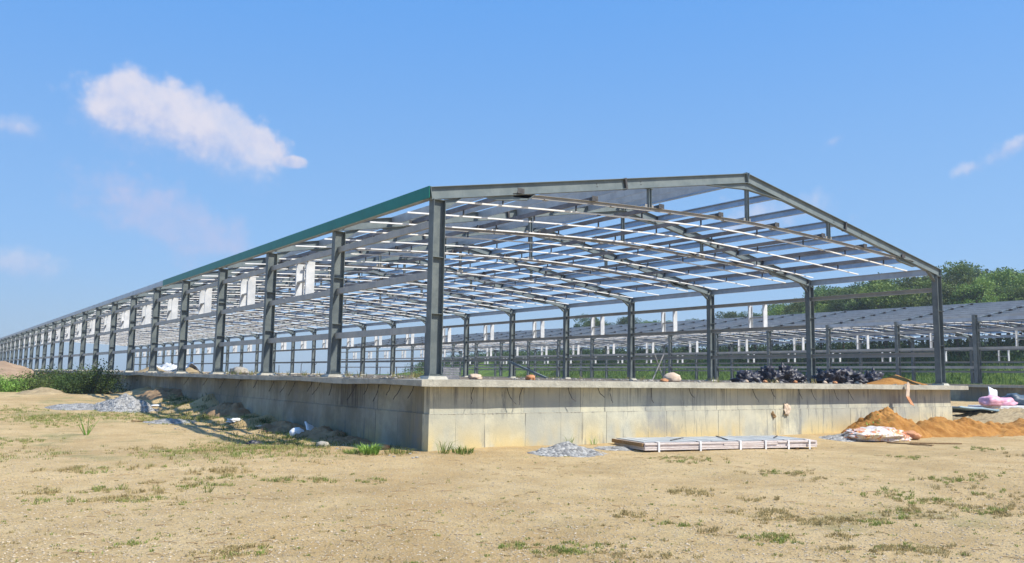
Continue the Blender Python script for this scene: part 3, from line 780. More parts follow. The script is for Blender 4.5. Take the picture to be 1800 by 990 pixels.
# dark sacks on the platform
rs = random.Random(11); cnt = 0
pile = []
for px in range(1308, 1414, 20): pile.append((px, 4.6, .25, 0))
for px in (1342, 1368, 1396): pile.append((px, 4.8, .24, .2))
pile += [(1416, 6.7, .27, 0), (1434, 6.7, .27, 0)]
for px in range(1444, 1548, 20): pile.append((px, 2.9, .25, 0))
for px in (1460, 1490): pile.append((px, 3.1, .22, .18))
for i, (px, Y, s_, dz) in enumerate(pile):
    a = AT(px, 676, Y); where = 'left of' if px < 1425 else 'right of'
    j = [k for k in pile if (k[0] < 1425) == (px < 1425) and (k[3] > 0) == (dz > 0)].index((px, Y, s_, dz))
    ordn = ['first', 'second', 'third', 'fourth', 'fifth', 'sixth', 'seventh', 'eighth', 'ninth'][j]
    lab = '%s crumpled dark sack from the left, %s row, pile %s the far column' % (ordn, 'top' if dz else 'bottom', where)
    blob('sack', (a.x+rs.uniform(-.05, .05), Y+rs.uniform(-.2, .25), -.12+dz), (.34+rs.uniform(-.05, .08), .32, s_+rs.uniform(-.02, .06)), M['sack_dark'], 40+i, lab, 'sack', 'dark sacks piled on the platform', (rs.uniform(-.5, .5), rs.uniform(-.6, .6), rs.uniform(0, 3)), 4, .6, 1.2, crease=1.1)
for i, (px, Y) in enumerate([(1312, 4.0), (1345, 4.1), (1365, 4.1), (1398, 4.1), (1450, 2.3), (1468, 2.3), (1506, 2.4)]):
    a = AT(px, 676, Y); blob('brick_rubble', (a.x, Y, -.09), (.09, .07, .06), M['sack_orange'] if i % 2 else M['sack_tan'], 80+i, '%s reddish lump of rubble from the left in front of the dark sacks' % ['first', 'second', 'third', 'fourth', 'fifth', 'sixth', 'seventh'][i], 'rubble', 'reddish lumps by the dark sacks', amp=.4)
def AZ(px, py, z, ):
    return None
a = AT(1181, 675, .6); blob('sack', (a.x, .6, -.09), (.27, .22, .17), M['sack_tan'], 91, 'large pale tan sack on the platform edge right of the middle columns', 'sack', amp=.12)
a = AT(1170, 675, .35); blob('sack', (a.x-.05, .35, -.09), (.12, .1, .06), M['sack_orange'], 92, 'flat orange cloth lying beside the large pale tan sack', 'cloth', amp=.4)
a = AT(932, 668, 1.0); blob('sack', (a.x, 1.0, -.09), (.13, .12, .09), M['sack_orange'], 93, 'rusty orange bundle on the platform between the first columns', 'bundle', amp=.3)
a = AT(835, 668, 1.6); blob('sack', (a.x, 1.6, -.09), (.17, .16, .09), M['sack_tan'], 94, 'pinkish white bag on the platform just right of the corner column', 'bag', amp=.4)
M_cr = simple('grey_crate', (.16, .17, .19), (.26, .26, .28), 9, .8, 0, .6, 20)
mb = MB(); 
for k in range(5): mb.box(-.24+.01*(k % 2), .24-.012*(k % 3), -.2, .2-.01*(k % 2), k*.058, k*.058+.05)
a = AT(786, 668, 1.8); o = mb.obj('stacked_sheets', M_cr); o.location = (a.x, 1.8, -.09); tag(o, 'grey bundle of stacked sheets right behind the corner column', 'bundle')
a = AX(310, 652, 2.2); sheet('plastic_sheet', (2.2, a.y, .12), 1.4, 3.2, M['white_stuff'], 5, 'crumpled white sheeting on the platform seen between left columns', 'plastic sheet', .3, amp=.5)
a = AX(420, 652, 3.0); blob('net_bundle', (3.0, a.y, -.09), (.4, .5, .22), M['grey_rock'], 12, 'grey heap of netting on the platform between left columns', 'netting', amp=.3)
# board hanging over the platform edge
mb = MB()
P_ = [(-.12, -.02, .0), (.08, -.02, .02), (.02, -.05, -.35), (-.1, -.05, -.33)]
mb.hexa([(-.10, -.03, .02), (.10, -.03, .0), (.10, -.01, .0), (-.10, -.01, .02), (-.02, -.03, .12), (.04, -.03, .10), (.04, -.01, .10), (-.02, -.01, .12)])
mb.hexa([(-.18, -.04, -.36), (.04, -.03, -.38), (.04, -.012, -.38), (-.18, -.02, -.36), (-.10, -.03, .019), (.10, -.03, -.001), (.10, -.01, -.001), (-.10, -.01, .019)])
mb.hexa([(-.10, -.14, -.62), (.10, -.16, -.68), (.10, -.14, -.68), (-.10, -.12, -.62), (-.18, -.04, -.361), (.04, -.03, -.381), (.04, -.012, -.381), (-.18, -.02, -.361)], 1)
a = AT(1596, 682, -.8); o = mb.obj('hanging_sheet', [M['sack_tan'], M['sack_orange']]); o.location = (a.x, -.79, -.1); tag(o, 'bent brown strip hanging over the platform edge above the orange heap', 'scrap sheet')
a = AT(1380, 716, PY0)
sheet('glove', (a.x, PY0-.07, -.85), .22, .34, M['sack_tan'], 17, 'limp tan rag stuck on a bar of the lit wall', 'rag', 0, (1.35, .3), .08, n=8)
a = AT(1357, 727, PY0); sheet('rag', (a.x, PY0-.06, -1.0), .1, .2, M['wood'], 18, 'small brown scrap hanging on the lit wall left of the tan rag', 'rag', 0, (1.35, -.5), .05, n=6)

# stack of panels on the ground in front of the wall
A = G(1133, 796); Bp = G(1440, 789); A = Vector((A.x, A.y, 0)); Bp = Vector((Bp.x, Bp.y, 0))
ln = (Bp-A).length; ang = math.atan2(Bp.y-A.y, Bp.x-A.x)
root = put('panel_stack', None, None, (A.x, A.y, gz(A.x, A.y)), (0, 0, ang)); tag(root, 'low strapped stack of pale pink panels with a grey top lying before the wall', 'panel stack')
dep = 1.45
mb = MB(); rr = random.Random(4)
for k in range(4):
    x = 0
    while x < ln-.1:
        l = rr.choice([1.2, 1.6, 2.2]); e = min(ln-rr.uniform(0, .15) if x+l >= ln else x+l, ln)
        o1 = rr.uniform(-.02, .02); mb.box(x+.004, e-.004, o1, dep+o1, .05+k*.042, .05+k*.042+.036+(.0 if k < 3 else .002)); x += l
mb.obj('panel_layer', M['pinkwood'], root)
mb = MB(); 
for (x0, x1) in ((.05, 1.9), (1.93, 3.6), (3.64, ln-.25)): mb.box(x0, x1, .12+rr.uniform(-.04, .04), dep-.02, .222, .236)
mb.obj('top_sheet', M['grey_sheet'], root)
mb = MB(); mb.box(-.05, -.004, .03, dep+.03, .13, .215); mb.obj('wooden_batten', M['wood'], root)
for x in (.35, 1.5, 2.65, 3.4, 4.1, ln-.35):
    if x > ln: continue
    mb = MB(); mb.box(x, x+.05, -.032, -.024, .0, .24); mb.box(x, x+.05, -.032, dep+.03, .2405, .2445); mb.obj('strap', M['white_stuff'], root)
for x in (.3, 1.6, 3.0, ln-.7):
    mb = MB(); mb.box(x, x+.09, .03, dep-.05, -.03, .048); mb.obj('bearer', M['wood'], root)
for (x, y, l, r_) in ((.5, .3, 1.0, -1.2), (2.05, .2, 1.3, -.75), (3.7, .5, .9, -1.1)):
    o = MB(); o.beam((0, 0, 0), (l*math.cos(r_+1.9), l*math.sin(r_+1.9), 0), .035, .02); q = o.obj('loose_strip', M['dark'], root); q.location = (x+.4, y, .248)

# plastic sheet pile by the orange earth
p = G(1545, 775)
blob('printed_sheet', (p.x+.05, p.y+.1, gz(p.x, p.y)), (1.15, .55, .25), M['printed'], 21, 'crumpled plastic sheet with white and orange print on the gravel', 'plastic sheet', None, (0, .04, ang+.1), 5, .3, 1.1, crease=.25)
p = G(1597, 772); blob('sack', (p.x+.1, p.y, gz(p.x, p.y)), (.36, .28, .15), M['sack_orange'], 22, 'flattened rusty orange bag right of the printed plastic sheet', 'bag', None, (0, 0, .5), amp=.3)
for i, (x0, y0, x1, y1, lab) in enumerate([(1600, 780, 1690, 782, 'long thin dark wooden strip on the sand right of the printed sheet'), (1560, 779, 1640, 785, 'shorter wooden strip crossing the sand below the printed sheet'), (232, 741, 283, 744, 'short dark plank lying on the weeds in front of the left gravel heap')]):
    a, b = G(x0, y0), G(x1, y1); mb = MB(); mb.beam((0, 0, .02), (b.x-a.x, b.y-a.y, b.z-a.z+.03), .09, .03); o = mb.obj('wooden_strip', M['wood']); o.location = a; tag(o, lab, 'plank')
# pile of goods at the right edge
def on(px, py, z): 
    d = pray(px, py); t = (z-CZ)/d.z; return Vector((CX+d.x*t, CY+d.y*t, z))
gzr = -1.12
a = on(1700, 722, gzr); b_ = on(1770, 720, gzr); c_ = on(1800, 720, gzr)
mb = MB()
for k in range(3): mb.box(-1.6+.1*k, 1.7-.12*(k % 2), -.6, .6, .0+k*.07, .06+k*.07)
o = mb.obj('insulation_stack', M['white_stuff']); o.location = (b_.x+.3, b_.y+.3, gz(b_.x, b_.y)+.15); o.rotation_euler = (0, 0, -.25); tag(o, 'thin stack of white panels under the pink sacks', 'panels')
sheet('tarp', (a.x-.2, a.y+.1, gz(a.x, a.y)+.30), 2.3, 1.6, M['blue_tarp'], 31, 'pale blue grey tarp spread left of the pink sacks', 'tarp', -.2, (-.1, .05), .05, th=.08)
zt = gz(b_.x, b_.y)+.36
a = on(1737, 716, gzr); blob('sack', (b_.x-.95, b_.y+.2, zt), (.62, .42, .28), M['sack_pink'], 33, 'larger left pink sack lying on the white panels', 'sack', 'pink sacks', amp=.25, freq=1.5, crease=.15)
blob('sack', (b_.x+.35, b_.y+.25, zt), (.55, .42, .22), M['sack_pink'], 35, 'smaller right pink sack lying on the white panels', 'sack', 'pink sacks', amp=.28, freq=1.5, crease=.15)
sheet('foam_board', (b_.x+.45, b_.y+.75, zt+.33), .5, .9, M['white_stuff'], 36, 'white board standing tilted behind the pink sacks', 'board', -.3, (1.25, .35), .04, th=.05, n=6)
blob('tarp', (b_.x+1.75, b_.y+.4, zt-.05), (.75, .6, .36), M['dark_tarp'], 37, 'dark blue crumpled tarp at the right edge of the photo', 'tarp', amp=.35)
# rubbish near the long wall
p = G(522, 768); blob('foam_block', (p.x, p.y, gz(p.x, p.y)-.02), (.20, .16, .17), M['white_stuff'], 51, 'rounded off white foam lump leaning on the white board by the shaded wall', 'foam', amp=.15)
p = G(545, 766); sheet('foam_board', (p.x+.03, p.y, gz(p.x, p.y)+.17), .34, .42, M['white_stuff'], 52, 'white board propped up right of the foam lump by the shaded wall', 'board', .3, (.75, .5), .02, th=.04, n=5)
p = G(412, 742); blob('plastic_bag', (p.x, p.y, gz(p.x, p.y)), (.22, .16, .07), M['white_stuff'], 53, 'crumpled white bag on the dirt left of the foam lump', 'bag', amp=.6, crease=1)
p = G(470, 744); blob('flat_stone', (p.x, p.y, gz(p.x, p.y)), (.35, .2, .05), M['sack_tan'], 54, 'flat pale stone half sunk in the dirt by the shaded wall', 'stone', amp=.1)
p = G(447, 783); blob('black_bag', (p.x, p.y, gz(p.x, p.y)), (.16, .10, .07), M['sack_dark'], 55, 'small crumpled black bag in the left grass patch', 'bag', amp=.5, crease=.8)
p = G(678, 790); blob('brick', (p.x, p.y, gz(p.x, p.y)), (.1, .08, .07), M['sack_orange'], 56, 'reddish broken brick beside the bright green weed', 'brick', amp=.2, sub=2)
p = G(567, 786); blob('rock', (p.x, p.y, gz(p.x, p.y)), (.15, .12, .08), M['grey_rock'], 57, 'grey rock in the shade in front of the white board', 'rock', amp=.25)
p = G(275, 703); blob('rock', (p.x, p.y, gz(p.x, p.y)), (.2, .14, .05), M['white_stuff'], 58, 'white slab lying right of the pointed gravel heap', 'slab', amp=.15)
p = G(360, 700); blob('rock', (p.x+.3, p.y-3, gz(p.x, p.y)), (.28, .22, .1), M['earth'], 59, 'brown boulder in the spoil below the long wall', 'rock', amp=.25)
rr = random.Random(77)
# leaning bar, cross brace and rods standing inside
def bar(pts, r, mat, name, lab, cat):
    mb = MB(); mb.tube(pts, r, 6); o = mb.obj(name, mat); return tag(o, lab, cat)
a = AX(895, 636, BW-1.2); b_ = AX(962, 668, BW-1.2)
mb = MB(); mb.beam(a, (b_.x, b_.y, -.09), .1, .12); tag(mb.obj('leaning_beam', M['primer']), 'grey beam leaning from a far column down to the platform', 'beam')
a = AT(1168, 672, 7.5); 
bar([(a.x, 7.5, -.11), (a.x-.55, 7.5, .95)], .025, M['chord'], 'diagonal_rod', 'rod of the cross brace leaning to the left near the tan sack', 'rod')
bar([(a.x-.75, 7.44, -.11), (a.x-.1, 7.44, .95)], .025, M['chord'], 'diagonal_rod', 'rod of the cross brace leaning to the right near the tan sack', 'rod')

# thin posts standing beyond the far row, clutter on the platform
for i, (px, X, h, bent, lab) in enumerate([(490, 30, 2.1, 0, 'thin dark post seen beyond the far row between left columns'), (529, 31, 2.2, 1, 'thin dark post with a bent top, left of the wire frame'), (553, 31, 2.1, 1, 'thin dark post with a bent top, carrying the wire frame'), (668, 33, 1.9, 0, 'thin post left of the lone bush'), (697, 34, 1.9, 0, 'thin post right before the lone bush')]):
    q = AX(px, 655, X); pts = [(X, q.y, -1.3), (X, q.y, -1.3+h+.2)]
    if bent: pts.append((X+.1, q.y-.35, -1.3+h+.5))
    bar(pts, .045, M['dark'], 'fence_post', lab, 'post')
rq = random.Random(5); dbs = MB()
def dstone(mb, x, y, z, s_):
    ph = rq.uniform(0, 3.1); k = len(mb.v)
    for (hh, rr_) in ((-.2, .9), (.4, 1.0), (.85, .45)):
        for i in range(6):
            t = ph+6.283*i/6; q = s_*rr_*rq.uniform(.7, 1.25); mb.v.append((x+q*math.cos(t), y+q*math.sin(t), z+hh*s_*.8))
    for lv in range(2):
        for i in range(6): mb.f.append((k+lv*6+i, k+lv*6+(i+1) % 6, k+(lv+1)*6+(i+1) % 6, k+(lv+1)*6+i)); mb.mi.append(0)
    mb.f.append(tuple(k+12+i for i in range(6))); mb.mi.append(0)
for _ in range(420):
    x = rq.uniform(-.2, BW); y = rq.uniform(-.3, 12)**1.0
    if nz(x*.4, y*.4, 8) > -.05: dstone(dbs, x, y, -.088, rq.choice([.015, .02, .03, .045, .07]))
for _ in range(200):
    x = rq.uniform(-.4, 1.2); y = rq.uniform(0, 40); dstone(dbs, x, y, -.088, rq.choice([.02, .03, .05]))
tag(dbs.obj('platform_rubble', M['grey_rock']), kind='stuff')

# ------------------------------------------------------------------ vegetation
def blade(mb, p, h, w, lean, az, mi=0):
    dx, dy = math.cos(az), math.sin(az); a = random.uniform(0, math.pi); wx, wy = math.cos(a)*w/2, math.sin(a)*w/2
    m_ = (p[0]+dx*lean*.35*h, p[1]+dy*lean*.35*h, p[2]+h*.6); t = (p[0]+dx*lean*h, p[1]+dy*lean*h, p[2]+h*(1-.25*lean))
    mb.poly([(p[0]-wx, p[1]-wy, p[2]-.01), (p[0]+wx, p[1]+wy, p[2]-.01), (m_[0]+wx*.7, m_[1]+wy*.7, m_[2]), (m_[0]-wx*.7, m_[1]-wy*.7, m_[2])], mi)
    mb.poly([(m_[0]-wx*.7, m_[1]-wy*.7, m_[2]), (m_[0]+wx*.7, m_[1]+wy*.7, m_[2]), t], mi)
def tuft(mb, x, y, r, n, h, mi):
    for _ in range(n):
        a = random.uniform(0, 6.283); q = r*math.sqrt(random.random()); X, Y = x+q*math.cos(a), y+q*math.sin(a)*.8
        blade(mb, (X, Y, gz(X, Y)), h*random.uniform(.5, 1.2), random.uniform(.007, .015), random.uniform(.3, 1.5), random.uniform(0, 6.283), mi)
random.seed(21)
grass = MB()
# patches read off the photograph: px, py, radius m, blades, height, dryness
patches = [(110, 690, 900, .6), (60, 735, 500, .3), (40, 800, 300, .3), (300, 735, 700, .15), (380, 735, 600, .15), (350, 722, 500, .2), (100, 738, 700, .2), (420, 790, 800, .4), (360, 795, 700, .4), (490, 790, 700, .35), (500, 775, 500, .2), (450, 775, 400, .2),
           (250, 735, 500, .2), (180, 730, 500, .2), (20, 722, 400, .3)]
for (px, py, n, dry) in patches:
    p = G(px, py); R_ = 1.1
    for _ in range(n//4):
        x = p.x+random.gauss(0, R_*.6); y = p.y+random.gauss(0, R_*.9)
        if x > -1.0: continue
        tuft(grass, x, y, .09, 12, random.uniform(.03, .10), 1 if random.random() < dry else 0)
small = [(130, 826), (160, 828), (250, 822), (75, 865), (110, 880), (180, 862), (115, 750), (210, 876), (240, 880), (270, 866), (380, 830), (400, 840), (395, 830), (355, 855), (340, 885), (560, 845), (240, 790), (290, 848), (215, 960), (395, 975), (430, 975), (410, 965), (655, 846), (690, 800), (500, 845), (20, 780), (30, 775),
         (1335, 905), (1350, 910), (1360, 898), (1370, 905), (1420, 915), (1450, 918), (1480, 915), (1510, 915), (1540, 920), (1590, 905), (1610, 880), (1620, 900), (1640, 906), (1700, 890), (1730, 900), (1760, 905), (1780, 893), (1350, 945), (1370, 950), (1480, 945), (1560, 965), (1590, 962), (1640, 970), (1470, 965), (1210, 925), (1250, 935),
         (1110, 908), (1205, 865), (1230, 868), (1390, 832), (1370, 832), (1640, 845), (1600, 805), (1240, 808), (1180, 805), (1215, 812), (1440, 845), (1650, 882), (1720, 838), (1185, 980), (1080, 975), (960, 970), (1330, 880), (1560, 870), (1725, 790), (1790, 800), (980, 966), (1000, 975), (1070, 960), (920, 960), (1750, 870), (1690, 860), (1690, 845)]
for (px, py) in small:
    p = G(px, py); dry = random.random()
    sc = (p-Vector((CX, CY, CZ))).length/10
    for _ in range(random.randint(8, 22)):
        x = p.x+random.gauss(0, .17*sc); y = p.y+random.gauss(0, .11*sc)
        tuft(grass, x, y, .06, 16, random.uniform(.02, .055)*min(1.5, sc), 1 if dry < .5 or random.random() < .3 else 0)
for _ in range(1000):
    px = random.uniform(-40, 1840); py = random.uniform(735, 1000) if random.random() < .35 else random.uniform(800, 1000)
    p = G(px, py)
    if p.y > -0.6 and p.x > -1: continue
    tuft(grass, p.x, p.y, random.uniform(.02, .07), random.randint(4, 14), random.uniform(.012, .035), 1 if random.random() < .62 else 0)
tag(grass.obj('grass', [M['grass_green'], M['grass_dry']]), kind='stuff')
sw_ = MB(); random.seed(44)
for _ in range(46):
    x = random.choice([random.uniform(.3, 1.5), random.uniform(1, 20)]); y = random.uniform(1, 26)
    for _k in range(20):
        a = random.uniform(0, 6.28); q = .2*random.random(); blade(sw_, (x+q*math.cos(a), y+q*math.sin(a), -.09), random.uniform(.06, .26), .014, random.uniform(.2, 1), random.uniform(0, 6.28), random.randint(0, 1))
tag(sw_.obj('platform_weeds', [M['grass_green'], M['grass_dry']]), kind='stuff')
# loose pebbles near the camera
peb = MB(); random.seed(9)
wg = MB()
for _ in range(260):
    y = random.uniform(.6, 22); x = -.5-abs(random.gauss(0, .9)); 
    if x < -3.2: continue
    if nz(x*.8, y*.5, 3) < -.12: continue
    tuft(wg, x, y, .18, 26, random.uniform(.06, .2), 0)
tag(wg.obj('weeds', [M['leaf_shrub'], M['grass_dry']]), kind='stuff')
def stone(mb, x, y, z, s_):
    ph = random.uniform(0, 3.1); k = len(mb.v); n = 5
    for lv, (hh, rr_) in enumerate(((-.2, .8), (.35, 1.0), (.8, .5))):
        for i in range(n):
            t = ph+6.283*i/n; q = s_*rr_*random.uniform(.75, 1.2); mb.v.append((x+q*math.cos(t), y+q*math.sin(t), z+hh*s_*.8))
    for lv in range(2):
        for i in range(n): mb.f.append((k+lv*n+i, k+lv*n+(i+1) % n, k+(lv+1)*n+(i+1) % n, k+(lv+1)*n+i)); mb.mi.append(0)
    mb.f.append(tuple(k+2*n+i for i in range(n))); mb.mi.append(0)
for _ in range(15000):
    py = 1000-215*random.random()**.9; px = random.uniform(-30, 1830); p = G(px, py)
    if p.y > -.5 and p.x > -.5: continue
    stone(peb, p.x, p.y, gz(p.x, p.y), random.choice([.005, .006, .008, .01, .015]))
M['peb'] = simple('pebble', (.36, .28, .18), (.56, .47, .34), 19, .9, contrast=.1)
tag(peb.obj('pebbles', M['peb']), kind='stuff')
deb = MB()
for _ in range(190):
    px = random.uniform(150, 740); t = (px-150)/590; py = 700+t*85+random.uniform(-5, 35)*(1-.3*t); p = G(px, py)
    if p.x > -.4: continue
    stone(deb, p.x, p.y, gz(p.x, p.y), random.uniform(.012, .045))
tag(deb.obj('rubble', M['grey_rock']), kind='stuff')
# twigs
tw = MB()
for _ in range(150):
    p = G(random.uniform(0, 1800), random.uniform(790, 995))
    if p.y > -.6 and p.x > -1: continue
    a = random.uniform(0, 6.28); l = random.uniform(.04, .16); tw.tube([(p.x, p.y, gz(p.x, p.y)+.008), (p.x+l*math.cos(a), p.y+l*math.sin(a), gz(p.x, p.y)+.014), (p.x+l*1.7*math.cos(a+.4), p.y+l*1.7*math.sin(a+.4), gz(p.x, p.y)+.008)], .003, 4)
tag(tw.obj('twigs', M['wood']), kind='stuff')

def leaf(mb, p, s_, nrm=None, mi=0):
    a = Vector((random.gauss(0, 1), random.gauss(0, 1), random.gauss(0, 1))).normalized(); b = a.cross(Vector((random.gauss(0, 1), random.gauss(0, 1), random.gauss(0, 1)))).normalized()
    l = s_*random.uniform(.6, 1.3); w = l*.5
    mb.poly([p-a*l*.5, p+b*w*.5, p+a*l*.5, p-b*w*.5], mi)
def m_crown(R_, H_, nclump, nleaf, ls, seed, flat=1.0):
    random.seed(seed); mb = MB(); cl = []
    for _ in range(nclump):
        t = random.uniform(0, 6.283); u = random.uniform(-.75, 1); q = math.sqrt(max(0, 1-u*u))*random.uniform(.55, 1.0)
        c = Vector((R_*q*math.cos(t), R_*q*math.sin(t), H_*.5*u*random.uniform(.7, 1.05))); cl.append((c, random.uniform(.22, .42)*R_))
    for c, r in cl:
        for _ in range(nleaf):
            d = Vector((random.gauss(0, 1), random.gauss(0, 1), random.gauss(0, 1))).normalized()*r*random.random()**.35
            d.z *= .7; leaf(mb, c+d, ls)
    return mb, cl
def make_tree(H_, R_, mat, seed, nclump=26, nleaf=110, ls=.34, name='tree', trunk=.42):
    root = put(name, None)
    mb, cl = m_crown(R_, H_*(1-trunk)*1.15, nclump, nleaf, ls, seed); zc = H_*(trunk+(1-trunk)*.5)
    o = mb.obj('crown', mat, root); o.location = (0, 0, zc)
    tb = MB(); tb.tube([(0, 0, -.5), (.08*R_, .03, H_*.3), (-.04*R_, .05, zc)], .22, 8, r1=.10)
    for c, r in cl[:9]: tb.tube([(0, .03, H_*.3), (c.x*.5, c.y*.5, zc+c.z*.3-.3), (c.x, c.y, zc+c.z)], .09, 5, r1=.02)
    tb.obj('trunk', M['bark'], root); return root
protos = [make_tree(8.5, 3.1, M['leaf_dark'], 1, 38, 210, .27), make_tree(8.0, 3.4, M['leaf_mid'], 2, 40, 210, .27), make_tree(7.2, 3.0, M['leaf_light'], 3, 36, 210, .27), make_tree(9.2, 2.6, M['leaf_dark'], 4, 32, 190, .26), make_tree(7.6, 3.3, M['leaf_mid'], 5, 38, 210, .26)]
kinds = ['dark green spreading tree', 'mid green bushy tree', 'pale yellow green tree', 'tall dark narrow tree', 'soft mid green rounded tree']
used = [False]*5; rt = random.Random(31)
crest = [(1100, 561), (1150, 560), (1200, 563), (1270, 560), (1300, 552), (1340, 548), (1370, 545), (1400, 530), (1450, 515), (1500, 508), (1550, 500), (1580, 492), (1620, 488), (1660, 484), (1700, 482), (1740, 490), (1800, 492), (1850, 490), (1900, 490)]
def crest_y(px):
    for (a, ya), (b, yb) in zip(crest, crest[1:]):
        if a <= px <= b: return ya+(yb-ya)*(px-a)/(b-a)
    return crest[0][1] if px < crest[0][0] else crest[-1][1]
spots = []
for row, X in enumerate((100, 91, 83)):
    px = 1040+row*12
    while px < 1900:
        spots.append((px+rt.uniform(-8, 8), X+rt.uniform(-2.5, 2.5), row)); px += rt.uniform(32, 44)
ordw = ['back', 'middle', 'front']
NUM = 'first second third fourth fifth sixth seventh eighth ninth tenth eleventh twelfth thirteenth fourteenth fifteenth sixteenth seventeenth eighteenth nineteenth twentieth twenty-first twenty-second twenty-third twenty-fourth twenty-fifth twenty-sixth twenty-seventh twenty-eighth twenty-ninth thirtieth'.split()
rowc = {}
for n_, (px, X, row) in enumerate(spots):
    top = crest_y(px)+row*9+rt.uniform(-3, 8); t_ = AX(px, top, X); x, y = X, t_.y; zb = hill_z(x, y)
    h = max(3.2, (t_.z-zb)*rt.uniform(.88, 1.1))
    k = rt.choice([0, 1, 2, 2, 3, 4, 2] if row else [0, 0, 3, 1, 4])
    if used[k]: o = copy_tree(protos[k])
    else: o = protos[k]; used[k] = True
    base = (8.5, 8.0, 7.2, 9.2, 7.6)[k]; s_ = h/base
    o.location = (x, y, zb); o.rotation_euler = (0, 0, rt.uniform(0, 6.28)); sw = max(s_, .75)*rt.uniform(.9, 1.15); o.scale = (sw, sw, s_)
    rowc[row] = rowc.get(row, 0)+1
    tag(o, kinds[k]+', '+NUM[rowc[row]-1]+' from the left in the '+ordw[row]+' row of the wood', 'tree', 'trees of the hillside wood')
for k in range(5):
    if not used[k]:
        o = protos[k]; o.location = (100, 20+9*k, hill_z(100, 20)); tag(o, kinds[k]+' deep in the hillside wood', 'tree', 'trees of the hillside wood')
# undergrowth and grass on the bank
ug = MB(); random.seed(12)
for _ in range(24000):
    x = 69.5+random.random()**1.3*16; y = random.uniform(5, 100); z = hill_z(x, y)
    h = random.uniform(.3, .9); blade(ug, (x, y, z), h, random.uniform(.05, .12), random.uniform(.1, .7), random.uniform(0, 6.28))
tag(ug.obj('bank_grass', M['grass_bank']), kind='stuff')
us = MB(); random.seed(13)
for _ in range(760):
    x = random.uniform(79, 91); y = random.uniform(0, 150); z = hill_z(x, y); r = random.uniform(1.0, 2.4)
    for _ in range(150):
        d = Vector((random.gauss(0, 1), random.gauss(0, 1), abs(random.gauss(0, 1)))).normalized()*r*random.random()**.4; leaf(us, Vector((x, y, z))+d, .3)
tag(us.obj('undergrowth', M['leaf_dark']), kind='stuff')
# row of scrub behind the far building's left end
random.seed(14)
for i, (px, X, h, lab) in enumerate([(752, 44.0, 2.9, 'lone dark bush seen behind the corner column'), (1000, 76, 3.0, 'rounded bush behind the far frame left of the wood'), (905, 78, 2.8, 'dark bush behind the far frame, second from the lone bush'), (830, 80, 2.4, 'low bush behind the far frame next to the lone bush')]):
    a = AX(px, 662, X); o = make_tree(h, h*.62, M['leaf_shrub'], 70+i, 14, 90, .2, 'bush', .15); o.location = (X, a.y, -.9 if X < 60 else hill_z(X, a.y)); tag(o, lab, 'bush')
# shrubs at the left end of the long wall
def shrub(px, py, w, h, seed, mat, lab, nleaf=2600, ls=.11, name='shrub'):
    random.seed(seed); p = G(px, py); root = put(name, None, None, p); tag(root, lab, 'shrub', 'shrubs by the long wall')
    mb = MB(); st = MB()
    for k in range(26):
        a = random.uniform(0, 6.28); q = w*.9*math.sqrt(random.random()); tip = Vector((q*math.cos(a), q*math.sin(a), h*random.uniform(.35, 1.0)*(1-.45*(q/w)**2)))
        b0 = Vector((q*.3*math.cos(a), q*.3*math.sin(a), 0)); st.tube([b0, (b0+tip)*.5+Vector((0, 0, .05)), tip], .014, 4, r1=.005)
        for _ in range(nleaf//26):
            t = random.random()**.7; c = b0.lerp(tip, t); s_ = (.10+.20*math.sin(t*2.6))*w; leaf(mb, c+Vector((random.gauss(0, s_), random.gauss(0, s_), random.gauss(0, s_*.7)+.02)), ls)
    mb.obj('foliage', mat, root); st.obj('stem', M['bark'], root); return root
shrub(172, 693, 1.15, 1.65, 1, M['leaf_shrub'], 'tallest dark shrub where the long wall disappears', 4200)
shrub(135, 692, 1.1, 1.15, 2, M['leaf_shrub'], 'dark shrub just left of the tallest one', 3600)
shrub(105, 686, 1.2, 1.1, 3, M['leaf_shrub'], 'dark shrub behind the small brown earth heap', 3400)
shrub(72, 684, 1.3, 1.2, 4, M['leaf_shrub'], 'dark shrub between the small brown heap and the red mound', 3400)
shrub(48, 688, 1.0, .75, 5, M['leaf_mid'], 'mid green shrub in front of the red mound', 3000)
shrub(14, 688, 1.1, .6, 6, M['leaf_weed'], 'bright green low shrub at the left edge', 4000, .09)
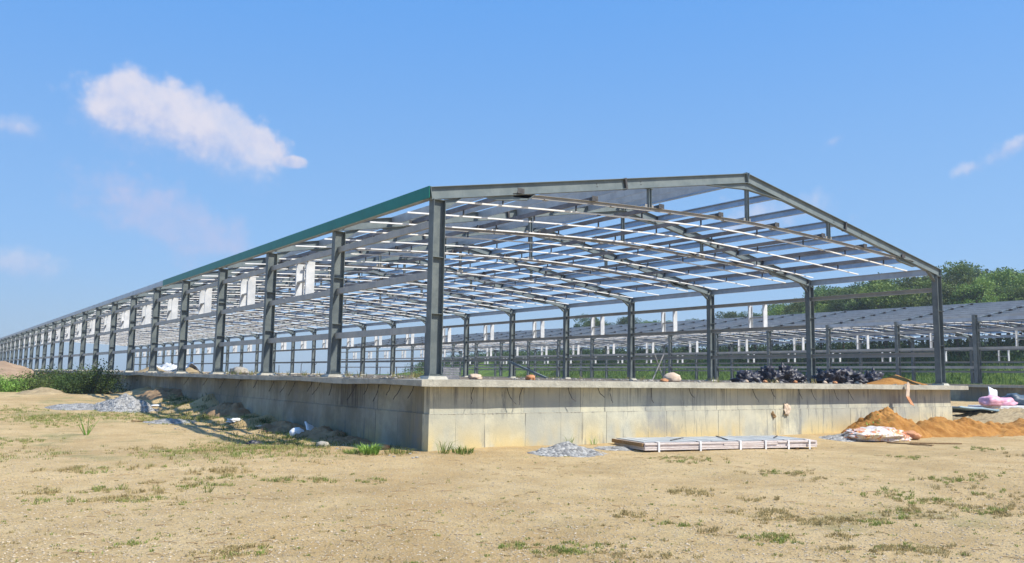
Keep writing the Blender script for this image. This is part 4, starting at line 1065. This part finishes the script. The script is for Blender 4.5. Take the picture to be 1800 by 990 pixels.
shrub(-16, 688, 1.2, .55, 7, M['leaf_mid'], 'bright green weed clump cut by the left edge', 3000, .09)
# single weeds
def weed(px, py, r, h, n, mat, seed, lab, name='weed', w=.02, X=None):
    random.seed(seed); p = X or G(px, py); mb = MB()
    for _ in range(n):
        a = random.uniform(0, 6.28); q = r*.5*math.sqrt(random.random()); blade(mb, (q*math.cos(a), q*math.sin(a), 0), h*random.uniform(.45, 1.1), w*random.uniform(.6, 1.4), random.uniform(.2, 1.3), a+random.gauss(0, .5))
    o = mb.obj(name, mat); o.location = p; tag(o, lab, 'weed'); return o
weed(650, 799, .34, .26, 260, M['leaf_weed'], 1, 'bright green bushy weed left of the platform corner', w=.022)
weed(622, 797, .4, .12, 140, M['grass_green'], 2, 'thin grassy weed left of the bright green one')
weed(700, 797, .6, .14, 100, M['grass_green'], 3, 'patchy weed at the foot of the shaded wall near the corner')
weed(780, 797, .2, .38, 40, M['leaf_weed'], 4, 'tall thin weed against the lit wall beside the corner', w=.014)
weed(812, 797, .5, .18, 90, M['leaf_weed'], 5, 'spreading green weed at the foot of the lit wall')
weed(152, 765, .1, .8, 11, M['leaf_weed'], 6, 'single spiky plant with long arching leaves on the sand', 'spiky_plant', .03)
weed(365, 866, .12, .16, 22, M['grass_green'], 7, 'thin star shaped tuft on the sand at the left', w=.008)
a = AT(1522, 757, -1.1); 
random.seed(8); mb = MB()
for _ in range(420): leaf(mb, Vector((random.gauss(0, .22), random.gauss(0, .12), abs(random.gauss(0, .17)))), .07)
o = mb.obj('weed', M['leaf_weed']); o.location = (a.x-.1, -1.6, gz(a.x, -1.6)+.12); tag(o, 'leafy green weed on the left flank of the orange heap', 'weed')
for i, (px, Y) in enumerate([(1001, -.55), (1044, -.55)]):
    a = AT(px, 780, Y); weed(0, 0, .1, .3, 16, M['leaf_weed'], 30+i, ['small sprout against the lit wall behind the gravel heap', 'small sprout against the lit wall left of the panel stack'][i], w=.012, X=Vector((a.x, Y, gz(a.x, Y))))
